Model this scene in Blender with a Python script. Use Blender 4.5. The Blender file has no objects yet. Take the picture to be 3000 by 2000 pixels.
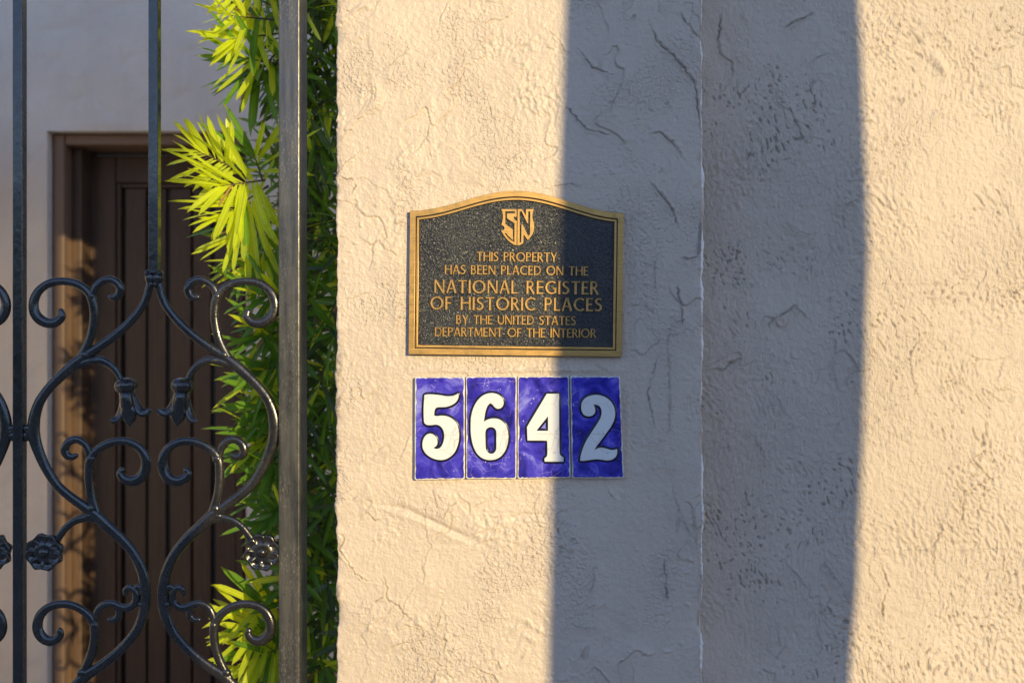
import bpy, math, random
import numpy as np
from mathutils import Vector, Matrix

# ------------------------------------------------------------------ camera, world, sun, exposure
scene = bpy.context.scene
COL = scene.collection
CAM_H, DIST, F = 1.40, 1.60, 3120.0          # eye height, metres to the pillar face, focal length in photo pixels
cam_d = bpy.data.cameras.new('camera'); cam = bpy.data.objects.new('camera', cam_d); COL.objects.link(cam)
cam.location = (0, -DIST, CAM_H); cam.rotation_euler = (math.radians(90), 0, 0)
cam_d.sensor_width = 36; cam_d.lens = 36 * F / 3000.0
cam_d.clip_start = 0.02; cam_d.clip_end = 3000
cam_d.dof.use_dof = True; cam_d.dof.focus_distance = DIST; cam_d.dof.aperture_fstop = 4.5
scene.camera = cam

SUN_AZ, SUN_EL = math.radians(28.4), math.radians(11.0)      # to the right of the wall's normal, above the horizon
sun_dir = Vector((math.sin(SUN_AZ) * math.cos(SUN_EL), -math.cos(SUN_AZ) * math.cos(SUN_EL), math.sin(SUN_EL)))
world = bpy.data.worlds.new('World'); scene.world = world; world.use_nodes = True
wn = world.node_tree
sky = wn.nodes.new('ShaderNodeTexSky'); sky.sky_type = 'NISHITA'; sky.sun_disc = False
sky.sun_elevation = SUN_EL; sky.sun_rotation = math.atan2(sun_dir.x, sun_dir.y)
sky.air_density = 1.0; sky.dust_density = 0.0; sky.ozone_density = 2.6
wb = wn.nodes.new('ShaderNodeMix'); wb.data_type = 'RGBA'; wb.blend_type = 'MULTIPLY'; wb.inputs[0].default_value = 1
wb.inputs[7].default_value = (1.25, 1.03, 1.11, 1)            # the camera's white balance for open shade
wn.links.new(sky.outputs[0], wb.inputs[6]); wn.links.new(wb.outputs[2], wn.nodes['Background'].inputs[0])
wn.nodes['Background'].inputs[1].default_value = 0.15
sun_d = bpy.data.lights.new('sun', 'SUN'); sun_d.energy = 2.35; sun_d.angle = math.radians(0.5)
sun_d.color = (1.0, 0.80, 0.42)
sun = bpy.data.objects.new('sun', sun_d); COL.objects.link(sun)
sun.rotation_euler = (-sun_dir).to_track_quat('-Z', 'Y').to_euler()
scene.view_settings.view_transform = 'Standard'; scene.view_settings.look = 'None'
scene.view_settings.gamma = 1; scene.view_settings.use_curve_mapping = False
scene.view_settings.exposure = 1.0

# ------------------------------------------------------------------ helpers
def P(px, py, Y=0.0):
    s = (DIST + Y) / F
    return Vector(((px - 1500) * s, Y, CAM_H + (1000 - py) * s))

def tag(o, label=None, cat=None, group=None, kind=None):
    if label: o['label'] = label
    if cat: o['category'] = cat
    if group: o['group'] = group
    if kind: o['kind'] = kind
    return o

def empty(name, loc=(0, 0, 0)):
    o = bpy.data.objects.new(name, None); o.empty_display_size = 0.05
    o.location = loc; COL.objects.link(o); return o

def link(name, me, parent=None, matrix=None):
    o = bpy.data.objects.new(name, me); COL.objects.link(o)
    if parent is not None:
        o.parent = parent
        chain = Matrix.Identity(4); p = parent
        while p is not None:
            chain = p.matrix_basis @ chain if False else p.matrix_basis @ chain
            p = p.parent
        o.matrix_basis = chain.inverted() @ (matrix if matrix is not None else Matrix.Identity(4))
    elif matrix is not None:
        o.matrix_basis = matrix
    return o

def mesh(name, verts, faces, mats, smooth=False, mat_idx=None):
    me = bpy.data.meshes.new(name)
    me.from_pydata([tuple(v) for v in verts], [], faces)
    for m in (mats if isinstance(mats, (list, tuple)) else [mats]): me.materials.append(m)
    if smooth: me.polygons.foreach_set('use_smooth', [True] * len(me.polygons))
    if mat_idx is not None: me.polygons.foreach_set('material_index', mat_idx)
    me.update(); return me

def box_vf(x0, x1, y0, y1, z0, z1, b=0.0):
    """box, with chamfered vertical and horizontal front edges when b > 0 (front is -Y)"""
    if b <= 0:
        v = [(x, y, z) for x in (x0, x1) for y in (y0, y1) for z in (z0, z1)]
        f = [(0, 1, 3, 2), (4, 6, 7, 5), (0, 4, 5, 1), (2, 3, 7, 6), (0, 2, 6, 4), (1, 5, 7, 3)]
        return v, f
    rings = []
    for (ins, y) in ((b, y0), (b * .3, y0 + b * .3), (0, y0 + b), (0, y1)):
        rings.append([(x0 + ins, y, z0 + ins), (x1 - ins, y, z0 + ins), (x1 - ins, y, z1 - ins), (x0 + ins, y, z1 - ins)])
    v = [p for r in rings for p in r]; f = [(0, 1, 2, 3)]
    for k in range(3):
        for i in range(4):
            a, c = k * 4 + i, k * 4 + (i + 1) % 4
            f.append((a, a + 4, c + 4, c))
    f.append((15, 14, 13, 12))
    return v, f

def bar_vf(x0, x1, y0, y1, z0, z1, b):
    """vertical bar with rounded long edges"""
    cs = []
    for (cx, cy, a0) in ((x0 + b, y0 + b, 180), (x1 - b, y0 + b, 270), (x1 - b, y1 - b, 0), (x0 + b, y1 - b, 90)):
        for k in range(4):
            a = math.radians(a0 + 30 * k); cs.append((cx + b * math.cos(a), cy + b * math.sin(a)))
    n = len(cs); v = [(x, y, z0) for x, y in cs] + [(x, y, z1) for x, y in cs]
    f = [(i, (i + 1) % n, n + (i + 1) % n, n + i) for i in range(n)]
    f += [tuple(range(n - 1, -1, -1)), tuple(range(n, 2 * n))]
    return v, f

def outline_mesh(name, loops, thick, bevel, mat, res=2):
    """flat outline (with holes) pulled up to a solid: local x, y in plane, z = 0 .. thick"""
    cu = bpy.data.curves.new(name + '_c', 'CURVE'); cu.dimensions = '2D'; cu.fill_mode = 'BOTH'
    cu.extrude = max(thick / 2 - bevel, 0.00005); cu.bevel_depth = bevel; cu.bevel_resolution = res; cu.offset = -bevel
    for lp in loops:
        s = cu.splines.new('POLY'); s.points.add(len(lp) - 1)
        for p, q in zip(s.points, lp): p.co = (q[0], q[1], 0, 1)
        s.use_cyclic_u = True
    o = bpy.data.objects.new(name + '_c', cu); COL.objects.link(o)
    dg = bpy.context.evaluated_depsgraph_get(); dg.update()
    me = bpy.data.meshes.new_from_object(o.evaluated_get(dg)); me.name = name
    bpy.data.objects.remove(o); bpy.data.curves.remove(cu)
    n = len(me.vertices); co = np.empty(n * 3); me.vertices.foreach_get('co', co); co = co.reshape(-1, 3)
    co[:, 2] += thick / 2; me.vertices.foreach_set('co', co.ravel())
    me.materials.clear(); me.materials.append(mat); me.update(); return me

def catmull(pts, closed=False, seg=6):
    """points may carry extra columns (radii); a 'c' corner is made by doubling it"""
    P_ = [np.array(p, float) for p in pts]; n = len(P_); out = []
    rng = range(n) if closed else range(n - 1)
    for i in rng:
        p1, p2 = P_[i], P_[(i + 1) % n]
        p0 = P_[(i - 1) % n] if (closed or i > 0) else 2 * p1 - p2
        p3 = P_[(i + 2) % n] if (closed or i + 2 < n) else 2 * p2 - p1
        for k in range(seg):
            t = k / seg
            out.append(.5 * ((2 * p1) + (-p0 + p2) * t + (2 * p0 - 5 * p1 + 4 * p2 - p3) * t * t + (-p0 + 3 * p1 - 3 * p2 + p3) * t ** 3))
    if not closed: out.append(P_[-1])
    return out

def smooth_loop(pts, seg=4):
    """closed loop; entries with a third value are corners"""
    n = len(pts); out = []
    for i in range(n):
        a, b = pts[i], pts[(i + 1) % n]
        p1, p2 = np.array(a[:2], float), np.array(b[:2], float)
        p0 = 2 * p1 - p2 if len(a) > 2 else np.array(pts[i - 1][:2], float)
        p3 = 2 * p2 - p1 if len(b) > 2 else np.array(pts[(i + 2) % n][:2], float)
        for k in range(seg):
            t = k / seg
            out.append(.5 * ((2 * p1) + (-p0 + p2) * t + (2 * p0 - 5 * p1 + 4 * p2 - p3) * t * t + (-p0 + 3 * p1 - 3 * p2 + p3) * t ** 3))
    return out

# --- noise on arrays
_rs = np.random.RandomState(7); _perm = _rs.permutation(256); _perm = np.concatenate([_perm, _perm, _perm])
_ga = _rs.rand(256) * 2 * np.pi; _gx, _gy = np.cos(_ga), np.sin(_ga)
def pnoise(x, y, s=0):
    xi = np.floor(x).astype(int); yi = np.floor(y).astype(int); xf = x - xi; yf = y - yi
    u = xf * xf * xf * (xf * (xf * 6 - 15) + 10); v = yf * yf * yf * (yf * (yf * 6 - 15) + 10)
    def g(ix, iy, dx, dy):
        h = _perm[(_perm[(ix + s * 37) & 255] + iy + s * 11) & 255]
        return _gx[h] * dx + _gy[h] * dy
    a = g(xi, yi, xf, yf); b = g(xi + 1, yi, xf - 1, yf); c = g(xi, yi + 1, xf, yf - 1); d = g(xi + 1, yi + 1, xf - 1, yf - 1)
    return (a + u * (b - a) + v * ((c + u * (d - c)) - (a + u * (b - a)))) * 1.5
def fbm(x, y, o=3, s=0):
    r = 0; a = 1; t = 0
    for k in range(o):
        r = r + a * pnoise(x * 2 ** k + 13.1 * k, y * 2 ** k + 7.7 * k, s + k); t += a; a *= .55
    return r / t
def sst(a, b, x):
    t = np.clip((x - a) / (b - a), 0, 1); return t * t * (3 - 2 * t)

# ------------------------------------------------------------------ materials
class M:
    def __init__(s, name, color, rough=.6, metal=0., spec=.5):
        s.m = bpy.data.materials.new(name); s.m.use_nodes = True; s.t = s.m.node_tree
        s.b = s.t.nodes['Principled BSDF']; s.b.inputs['Base Color'].default_value = (*color, 1)
        s.b.inputs['Roughness'].default_value = rough; s.b.inputs['Metallic'].default_value = metal
        s.b.inputs['Specular IOR Level'].default_value = spec
        s.color = color; s.nrm = None
    def n(s, typ, **kw):
        nd = s.t.nodes.new(typ)
        for k, v in kw.items():
            if k in nd.inputs: nd.inputs[k].default_value = v
            else: setattr(nd, k, v)
        return nd
    def coord(s, scale=(1, 1, 1), obj=True):
        c = s.n('ShaderNodeTexCoord'); mp = s.n('ShaderNodeMapping'); mp.inputs['Scale'].default_value = scale
        s.t.links.new(c.outputs['Object'], mp.inputs[0]); return mp.outputs[0]
    def noise(s, vec, scale, detail=4, rough=.55, dist=0.):
        nd = s.n('ShaderNodeTexNoise'); nd.inputs['Scale'].default_value = scale; nd.inputs['Detail'].default_value = detail
        nd.inputs['Roughness'].default_value = rough; nd.inputs['Distortion'].default_value = dist
        s.t.links.new(vec, nd.inputs['Vector']); return nd.outputs['Fac']
    def ramp(s, fac, stops):
        r = s.n('ShaderNodeValToRGB'); e = r.color_ramp.elements
        while len(e) < len(stops): e.new(.5)
        for el, (p, c) in zip(e, stops): el.position = p; el.color = (*c, 1) if not isinstance(c, (int, float)) else (c, c, c, 1)
        s.t.links.new(fac, r.inputs[0]); return r.outputs[0]
    def mix(s, fac, a, b, mode='MIX'):
        x = s.n('ShaderNodeMix'); x.data_type = 'RGBA'; x.blend_type = mode
        for sock, val in ((x.inputs[0], fac), (x.inputs[6], a), (x.inputs[7], b)):
            if isinstance(val, (int, float)): sock.default_value = val
            elif isinstance(val, tuple): sock.default_value = (*val, 1)
            else: s.t.links.new(val, sock)
        return x.outputs[2]
    def math(s, op, a, b=None):
        x = s.n('ShaderNodeMath'); x.operation = op
        for sock, val in ((x.inputs[0], a), (x.inputs[1], b)):
            if val is None: continue
            if isinstance(val, (int, float)): sock.default_value = val
            else: s.t.links.new(val, sock)
        return x.outputs[0]
    def set(s, name, sock): s.t.links.new(sock, s.b.inputs[name]); return s
    def bump(s, height, dist, strength=1.):
        bp = s.n('ShaderNodeBump'); bp.inputs['Distance'].default_value = dist; bp.inputs['Strength'].default_value = strength
        s.t.links.new(height, bp.inputs['Height'])
        if s.nrm is not None: s.t.links.new(s.nrm, bp.inputs['Normal'])
        s.nrm = bp.outputs[0]; s.t.links.new(s.nrm, s.b.inputs['Normal']); return s

def stucco_mat(name, col, edge_x=None, pits=False, rough=.5, spec=.4):
    m = M(name, col, rough, 0, spec)
    v = m.coord(); big = m.noise(v, 3, 4); mid = m.noise(v, 26, 5); fine = m.noise(v, 260, 3)
    c = m.mix(m.ramp(big, [(.35, 0.), (.65, 1.)]), tuple(x * .93 for x in col), tuple(min(1, x * 1.05) for x in col))
    c = m.mix(m.ramp(mid, [(.56, 0.), (.72, .3)]), c, tuple(x * .8 for x in col))
    drip = m.ramp(m.noise(m.coord((9, 9, .9)), 2.2, 5, .6), [(.52, 0.), (.75, .22)])
    c = m.mix(drip, c, tuple(x * y for x, y in zip(col, (.74, .70, .66))))
    at = m.n('ShaderNodeAttribute'); at.attribute_name = 'grime'
    c = m.mix(m.math('MULTIPLY', at.outputs['Fac'], m.ramp(m.noise(v, 180, 2), [(.3, .55), (.7, 1.)])), c, tuple(x * .16 for x in col))
    if edge_x is not None:      # broken pale line along the arris
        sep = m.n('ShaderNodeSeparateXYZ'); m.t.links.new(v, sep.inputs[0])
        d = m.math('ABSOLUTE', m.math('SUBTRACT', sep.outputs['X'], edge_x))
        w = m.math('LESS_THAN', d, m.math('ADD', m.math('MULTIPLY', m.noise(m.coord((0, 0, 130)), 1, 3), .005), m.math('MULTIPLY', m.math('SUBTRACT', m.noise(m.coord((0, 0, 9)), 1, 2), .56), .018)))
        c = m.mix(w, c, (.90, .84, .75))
    m.set('Base Color', c)
    if pits:
        m.bump(fine, .0012, .7); m.bump(m.noise(v, 95, 4, .6), .0042, .8)
        m.bump(m.math('MULTIPLY', m.noise(m.coord((1, 1, .6)), 170, 3, .6), m.ramp(m.noise(v, 7, 3), [(.42, .35), (.60, 1.)])), .0055, .8)
    elif edge_x is not None:
        m.bump(fine, .0011, .7); m.bump(m.noise(v, 120, 3, .5), .0030, .75)
        m.bump(m.math('MULTIPLY', m.ramp(m.noise(v, 190, 2, .5), [(.45, 0.), (.75, 1.)]), m.ramp(m.noise(v, 8, 3), [(.50, 0.), (.60, 1.)])), .0024, .8)
    else: m.bump(fine, .0010, .5); m.bump(m.noise(v, 40, 4, .5), .004, .5)
    return m

STUCCO = (.65, .53, .415)
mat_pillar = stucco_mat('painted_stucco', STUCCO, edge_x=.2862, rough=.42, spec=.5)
mat_wall = stucco_mat('sanded_stucco', (.65, .535, .42), pits=True, rough=.62, spec=.3)
mat_court = stucco_mat('courtyard_stucco', (.80, .69, .575), rough=.7, spec=.2)

def metal_black(name, post):
    m = M(name, (.022, .022, .023), .3, 0, .6 if not post else 1.)
    v = m.coord(); sp = m.noise(m.coord((1, 1, .3)), 620, 2, .6)
    patch = m.ramp(m.noise(m.coord((1, 1, .5)), 16, 4), [(.45, 0.), (.62, 1.)])
    wear = m.math('MULTIPLY', m.ramp(sp, [(.55, 0.), (.64, 1.)]), patch)
    if post:
        c = m.mix(m.ramp(m.noise(m.coord((1, 1, .08)), 120, 4), [(.35, 0.), (.7, 1.)]), (.030, .029, .025), (.085, .080, .068))
        c = m.mix(m.math('MULTIPLY', wear, .28), c, (.45, .40, .33))
    else:
        c = m.mix(m.ramp(m.noise(v, 35, 4), [(.4, 0.), (.7, 1.)]), (.012, .0105, .0085), (.026, .022, .017))
        c = m.mix(m.math('MULTIPLY', wear, .15), c, (.30, .25, .20))
    m.set('Base Color', c); m.set('Roughness', m.ramp(m.noise(v, 60, 4), [(.3, .26 if post else .20), (.7, .38 if post else .34)]))
    m.bump(m.noise(m.coord((1, 1, .3)), 260, 4), .0006, .45)
    if not post:
        m.b.inputs['Specular IOR Level'].default_value = .8; m.set('Roughness', m.ramp(m.noise(v, 60, 4), [(.3, .20), (.7, .32)])); m.bump(m.noise(v, 110, 3), .0009, .45)
        m.b.inputs['Coat Weight'].default_value = .25; m.b.inputs['Coat Roughness'].default_value = .04; m.b.inputs['Coat IOR'].default_value = 1.6
    return m
mat_iron = metal_black('black_gloss_enamel', False)
mat_post = metal_black('worn_black_enamel', True)

mb = M('bronze', (.62, .37, .12), .34, .8, .5)
_v = mb.coord((1, 30, 1)); _b = mb.noise(_v, 40, 4)
mb.set('Base Color', mb.mix(mb.ramp(_b, [(.3, 0.), (.7, 1.)]), (.46, .27, .085), (.68, .41, .14)))
mb.set('Roughness', mb.ramp(mb.noise(mb.coord(), 90, 3), [(.3, .34), (.7, .5)]))
mb.bump(mb.noise(mb.coord((3, 60, 1)), 30, 2), .0002, .3)
mb.t.links.new(mb.mix(mb.ramp(mb.noise(mb.coord((1, 1, 1)), 45, 5, .65), [(.55, 0.), (.75, .55)]), mb.b.inputs['Base Color'].links[0].from_socket, (.20, .13, .06)), mb.b.inputs['Base Color'])
mat_bronze = mb.m
mf = M('pebbled_black_paint', (.028, .028, .027), .34, 0, .7)
_v = mf.coord((1, .8, 1)); _w = mf.noise(_v, 330, 2, .5, .8)
mf.set('Base Color', mf.mix(mf.ramp(mf.noise(mf.coord(), 14, 4), [(.4, 0.), (.7, 1.)]), (.011, .011, .012), (.036, .036, .033)))
mf.bump(mf.ramp(_w, [(.3, 0.), (.62, 1.)]), .0011, .9)
mat_field = mf.m
mat_groove = M('black_groove_paint', (.012, .012, .013), .4).m

def glaze_mat(name, seed):
    m = M(name, (.03, .02, .4), .12, 0, .6)
    v = m.coord(); mp = m.n('ShaderNodeMapping'); mp.inputs['Location'].default_value = (seed * 3.1, seed * 1.7, 0)
    m.t.links.new(v, mp.inputs[0]); v = mp.outputs[0]
    a = m.noise(v, 26, 5, .6, .8)
    c = m.ramp(a, [(.32, (.016, .013, .17)), (.45, (.040, .030, .40)), (.56, (.085, .066, .58)), (.70, (.30, .30, .78))])
    vo = m.n('ShaderNodeTexVoronoi'); vo.feature = 'DISTANCE_TO_EDGE'; vo.inputs['Scale'].default_value = 70
    mw = m.mix(.035, v, m.n('ShaderNodeTexNoise').outputs['Color']); m.t.links.new(mw, vo.inputs['Vector'])
    cr = m.math('MULTIPLY', m.ramp(vo.outputs['Distance'], [(.006, 1.), (.022, 0.)]), m.ramp(m.noise(v, 24, 2), [(.50, 0.), (.60, .85)]))
    c = m.mix(m.math('MULTIPLY', cr, .55), c, (.50, .42, .72))
    vs = m.n('ShaderNodeTexVoronoi'); vs.inputs['Scale'].default_value = 170; m.t.links.new(v, vs.inputs['Vector'])
    dots = m.math('MULTIPLY', m.ramp(vs.outputs['Distance'], [(.12, 1.), (.2, 0.)]), m.ramp(m.noise(v, 40, 2), [(.58, 0.), (.66, 1.)]))
    c = m.mix(dots, c, (.7, .62, .7))
    m.set('Base Color', c); m.set('Roughness', m.ramp(m.noise(v, 50, 3), [(.3, .10), (.7, .28)]))
    m.bump(m.noise(v, 60, 3), .0012, .5); m.bump(dots, .0008, .5)
    m.b.inputs['Coat Weight'].default_value = .3; m.b.inputs['Coat Roughness'].default_value = .05
    return m.m
mat_glaze = [glaze_mat('cobalt_glaze', k + 1) for k in range(4)]
mc = M('white_glaze', (.80, .77, .70), .2, 0, .5)
_v = mc.coord(); _vo = mc.n('ShaderNodeTexVoronoi'); _vo.feature = 'DISTANCE_TO_EDGE'; _vo.inputs['Scale'].default_value = 55
mc.t.links.new(mc.mix(.03, _v, mc.n('ShaderNodeTexNoise').outputs['Color']), _vo.inputs['Vector'])
_c = mc.mix(mc.math('MULTIPLY', mc.ramp(_vo.outputs['Distance'], [(.005, 1.), (.03, 0.)]), mc.ramp(mc.noise(_v, 25, 2), [(.45, 0.), (.6, .5)])), (.82, .81, .78), (.45, .36, .25))
_c = mc.mix(mc.ramp(mc.noise(_v, 70, 3), [(.62, 0.), (.72, .6)]), _c, (.55, .56, .62))
mc.set('Base Color', _c); mc.bump(mc.noise(_v, 120, 3), .0004, .4)
mat_white = mc.m
mat_dkglaze = M('black_outline_glaze', (.012, .011, .028), .22).m
me_ = M('bisque_edge', (.66, .58, .46), .7)
me_.set('Base Color', me_.mix(me_.ramp(me_.noise(me_.coord(), 90, 4), [(.4, 0.), (.65, 1.)]), (.82, .79, .74), (.52, .42, .32)))
mat_bisque = me_.m

md = M('brown_painted_wood', (.060, .036, .024), .5, 0, .4)
_g = md.noise(md.coord((8, 8, .6)), 14, 5, .6)
md.set('Base Color', md.mix(md.ramp(_g, [(.3, 0.), (.7, 1.)]), (.078, .046, .028), (.120, .072, .045)))
md.bump(_g, .0012, .4)
mat_wood = md.m
mat_frame = M('brown_frame_paint', (.25, .155, .095), .5).m

def leaf_mat(name, c1, c2, trans, ):
    m = M(name, c1, .38, 0, .45)
    g = m.n('ShaderNodeObjectInfo')
    uvn = m.n('ShaderNodeTexCoord'); sep = m.n('ShaderNodeSeparateXYZ'); m.t.links.new(uvn.outputs['UV'], sep.inputs[0])
    c = m.mix(m.noise(m.coord(), 35, 2), c1, c2)
    c = m.mix(m.ramp(sep.outputs['Y'], [(.86, 0.), (1., .6)]), c, (.33, .27, .04))
    mid = m.ramp(m.math('ABSOLUTE', m.math('SUBTRACT', sep.outputs['X'], .5)), [(.0, .45), (.09, 0.)])
    c = m.mix(mid, c, tuple(min(1, x * 1.7) for x in c2))
    m.set('Base Color', c)
    tr = m.n('ShaderNodeBsdfTranslucent'); m.t.links.new(m.mix(1.0, c, (2.6, 2.2, .6), 'MULTIPLY'), tr.inputs[0])
    mx = m.n('ShaderNodeMixShader'); mx.inputs[0].default_value = trans
    m.t.links.new(m.b.outputs[0], mx.inputs[1]); m.t.links.new(tr.outputs[0], mx.inputs[2])
    m.t.links.new(mx.outputs[0], m.t.nodes['Material Output'].inputs[0]); return m.m
mat_leaves = [leaf_mat('young_lit_leaf', (.42, .54, .03), (.58, .66, .05), .42),  # yellow of young growth plus sunlight put into the colour
              leaf_mat('green_leaf', (.085, .21, .025), (.16, .31, .04), .33),
              leaf_mat('old_leaf', (.045, .09, .03), (.11, .155, .06), .22),
              leaf_mat('dry_leaf', (.34, .17, .08), (.46, .28, .15), .2)]
mat_stem = M('shrub_bark', (.12, .09, .05), .8).m
mp_ = M('palm_bark', (.20, .14, .09), .9); mp_.bump(mp_.noise(mp_.coord((1, 1, 4)), 8, 4), .02, .7); mat_palm = mp_.m
mat_frond = M('palm_frond_green', (.06, .11, .03), .5).m
mg_ = M('tan_concrete', (.42, .34, .26), .85)
mg_.set('Base Color', mg_.mix(mg_.noise(mg_.coord(), 3, 5), (.30, .28, .26), (.40, .37, .34)))
mg_.bump(mg_.noise(mg_.coord(), 60, 4), .003, .4); mat_ground = mg_.m

# ------------------------------------------------------------------ ground
v = [(-1500, -1500, 0), (1500, -1500, 0), (1500, 1500, 0), (-1500, 1500, 0)]
# unseen planting added behind the camera to darken reflections and the low sky
g = link('ground', mesh('ground', v, [(0, 1, 2, 3)], mat_ground)); tag(g, kind='structure')

hv, hf = [], []; hr = random.Random(5)
nx_, nz_ = 160, 16
for j in range(nz_ + 1):
    for i in range(nx_ + 1):
        hv.append((-32 + 64 * i / nx_, -15 + hr.uniform(-.25, .25) - (.5 if j == nz_ else 0), 3.8 * j / nz_ + (hr.uniform(-.15, .2) if j > nz_ - 2 else 0)))
for j in range(nz_):
    for i in range(nx_): a = j * (nx_ + 1) + i; hf.append((a, a + nx_ + 1, a + nx_ + 2, a + 1))
base_n = len(hv)
hv += [(x_, -16.4, z_) for (x_, y_, z_) in hv]
for j in range(nz_):
    for i in range(nx_): a = base_n + j * (nx_ + 1) + i; hf.append((a, a + 1, a + nx_ + 2, a + nx_ + 1))
for i in range(nx_): a = nz_ * (nx_ + 1) + i; hf.append((a, base_n + a, base_n + a + 1, a + 1))
mh_ = M('backdrop_green', (.03, .05, .015), .8); mh_.set('Base Color', mh_.mix(mh_.noise(mh_.coord(), 6, 5), (.02, .03, .01), (.05, .08, .02)))
backdrop_hedge = link('backdrop_hedge', mesh('backdrop_hedge', hv, hf, mh_.m)); tag(backdrop_hedge, 'unseen row of clipped dark greenery added behind the camera to darken reflections in the gate', 'backdrop_hedge')

# ------------------------------------------------------------------ stucco surfaces (modelled relief)
def polyline_sd(X, Z, pts, jit, seed):
    """unsigned distance, side, and end-fade to a polyline in wall metres"""
    best = np.full(X.shape, 9.); side = np.zeros(X.shape); along = np.zeros(X.shape)
    jx = jit * fbm(X * 110, Z * 110, 2, seed); jz = jit * fbm(X * 110 + 9, Z * 110, 2, seed + 1)
    Xj, Zj = X + jx, Z + jz
    L = [0.]
    for a, b in zip(pts[:-1], pts[1:]): L.append(L[-1] + math.hypot(b[0] - a[0], b[1] - a[1]))
    for k, (a, b) in enumerate(zip(pts[:-1], pts[1:])):
        dx, dz = b[0] - a[0], b[1] - a[1]; l2 = dx * dx + dz * dz + 1e-12
        t = np.clip(((Xj - a[0]) * dx + (Zj - a[1]) * dz) / l2, 0, 1)
        d = np.hypot(Xj - a[0] - t * dx, Zj - a[1] - t * dz); cr = (Xj - a[0]) * dz - (Zj - a[1]) * dx
        m = d < best
        best = np.where(m, d, best); side = np.where(m, np.sign(cr), side); along = np.where(m, (L[k] + t * math.sqrt(l2)) / L[-1], along)
    return best, side, along

def add_feature(H, GR, X, Z, px_pts, S, kind, amp, w, seed):
    pts = [((p[0] - 1500) / S, CAM_H + (1000 - p[1]) / S) for p in px_pts]
    r = w * 6 + .01
    x0, x1 = min(p[0] for p in pts) - r, max(p[0] for p in pts) + r
    z0, z1 = min(p[1] for p in pts) - r, max(p[1] for p in pts) + r
    ci = np.where((X[0] > x0) & (X[0] < x1))[0]; ri = np.where((Z[:, 0] > z0) & (Z[:, 0] < z1))[0]
    if len(ci) < 2 or len(ri) < 2: return
    sl = (slice(ri[0], ri[-1] + 1), slice(ci[0], ci[-1] + 1))
    d, s, a = polyline_sd(X[sl], Z[sl], pts, .0035 if kind != 'groove' else .001, seed)
    fade = sst(0, .18, a) * sst(0, .18, 1 - a) * .8 + .2
    if kind == 'ledge':                 # torn edge of a trowel pass: raised on one side, undercut on the other
        h = np.where(s > 0, np.exp(-d / (w * 2.2)), -.55 * np.exp(-(d / (w * .45)) ** 2))
    elif kind == 'crack': h = -np.exp(-(d / (w * .4)) ** 2) + .4 * np.exp(-((d - w * .8) / (w * .5)) ** 2)
    elif kind == 'ridge': h = np.exp(-(d / w) ** 2)
    else: h = -np.exp(-(d / w) ** 2) + .35 * np.exp(-((d - 2 * w) / w) ** 2) * (s > 0)
    H[sl] += amp * h * fade
    if kind in ('crack', 'ledge'):
        brk = sst(-.25, .15, fbm(X[sl] * 45, Z[sl] * 45, 2, seed + 5))
        core = np.exp(-(d / (.0011 if kind == 'crack' else .0008)) ** 2) * fade * brk * (.8 if kind == 'crack' else .5)
        GR[sl] = np.maximum(GR[sl], core)

def stucco_height(U, Z, seed, style):
    """relief height in metres and the grime held in its pits"""
    wx = U + .035 * fbm(U * 7, Z * 7, 2, seed + 1); wz = Z + .035 * fbm(U * 7 + 5, Z * 7, 2, seed + 2)
    h = .0022 * fbm(U * 3.5, Z * 3.5, 3, seed); gr = np.zeros_like(h)
    rough = sst(.02, .30, fbm(wx * 6, wz * 5, 3, seed + 3))
    rough2 = sst(.0, .3, fbm(wx * 9 + 3, wz * 7, 2, seed + 4))
    if style == 'pillar':
        g = pnoise(wx * 120, wz * 85, seed + 5) + .6 * pnoise(wx * 230, wz * 170, seed + 8)
        h = h + np.maximum(g, -.2) * (.00012 + .0013 * rough * (.25 + rough2))
        h = h + .00030 * fbm(U * 30, Z * 30, 2, seed + 9)
        b = pnoise(U * 85, Z * 85, seed + 6); h = h + .0013 * sst(.50, .75, b) * sst(.08, .3, fbm(U * 8, Z * 8, 2, seed + 7))
        gr = .55 * sst(.62, .8, -pnoise(wx * 110, wz * 70, seed + 21)) * rough
    elif style == 'wall':
        ca, sa = .94, .34; ru, rz = wx * ca + wz * sa, -wx * sa + wz * ca
        g = pnoise(ru * 150, rz * 95, seed + 5) + .5 * pnoise(ru * 290, rz * 200, seed + 8)
        h = h + g * (.00036 + .0010 * rough)
        pn = pnoise(ru * 210, rz * 105, seed + 6) + .35 * pnoise(U * 30, Z * 22, seed + 19); pm = sst(-.12, .25, fbm(wx * 7, wz * 6, 2, seed + 7))
        pit = sst(.38, .66, pn) * pm; h = h - .0016 * pit; gr = pit * .5
        b = fbm(wx * 40, wz * 40, 2, seed + 18); h = h + .0004 * b
    else:
        h = h * 2 + .0008 * fbm(U * 20, Z * 50, 3, seed + 5)
    for k, (sc, am) in enumerate(((4.2, .0016), (6.5, .0012), (9.5, .0008))):
        n = fbm(wx * sc + k * 31, wz * sc * .8 + 17 * k, 4, seed + 10 + k)
        on = sst(.0, .18, fbm(U * 6 + k * 9, Z * 6, 2, seed + 14 + k))
        if style == 'wall': am *= .6
        h = h + am * on * np.where(n > 0, np.exp(-n / (.16 if style == 'pillar' else .07)), -.5 * np.exp(-(n / .010) ** 2))
        gr = np.maximum(gr, (.25 if style == 'pillar' else .2) * on * np.exp(-((n + .004) / .007) ** 2) * sst(-.1, .2, pnoise(U * 40, Z * 40, seed + 25 + k)) * (style != 'court'))
    return h, gr

def strip_axis(segs):
    out = []
    for a, b, st in segs:
        n = max(1, int(round((b - a) / st))); out += list(np.linspace(a, b, n, endpoint=False))
    out.append(segs[-1][1]); return np.array(out)

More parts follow.
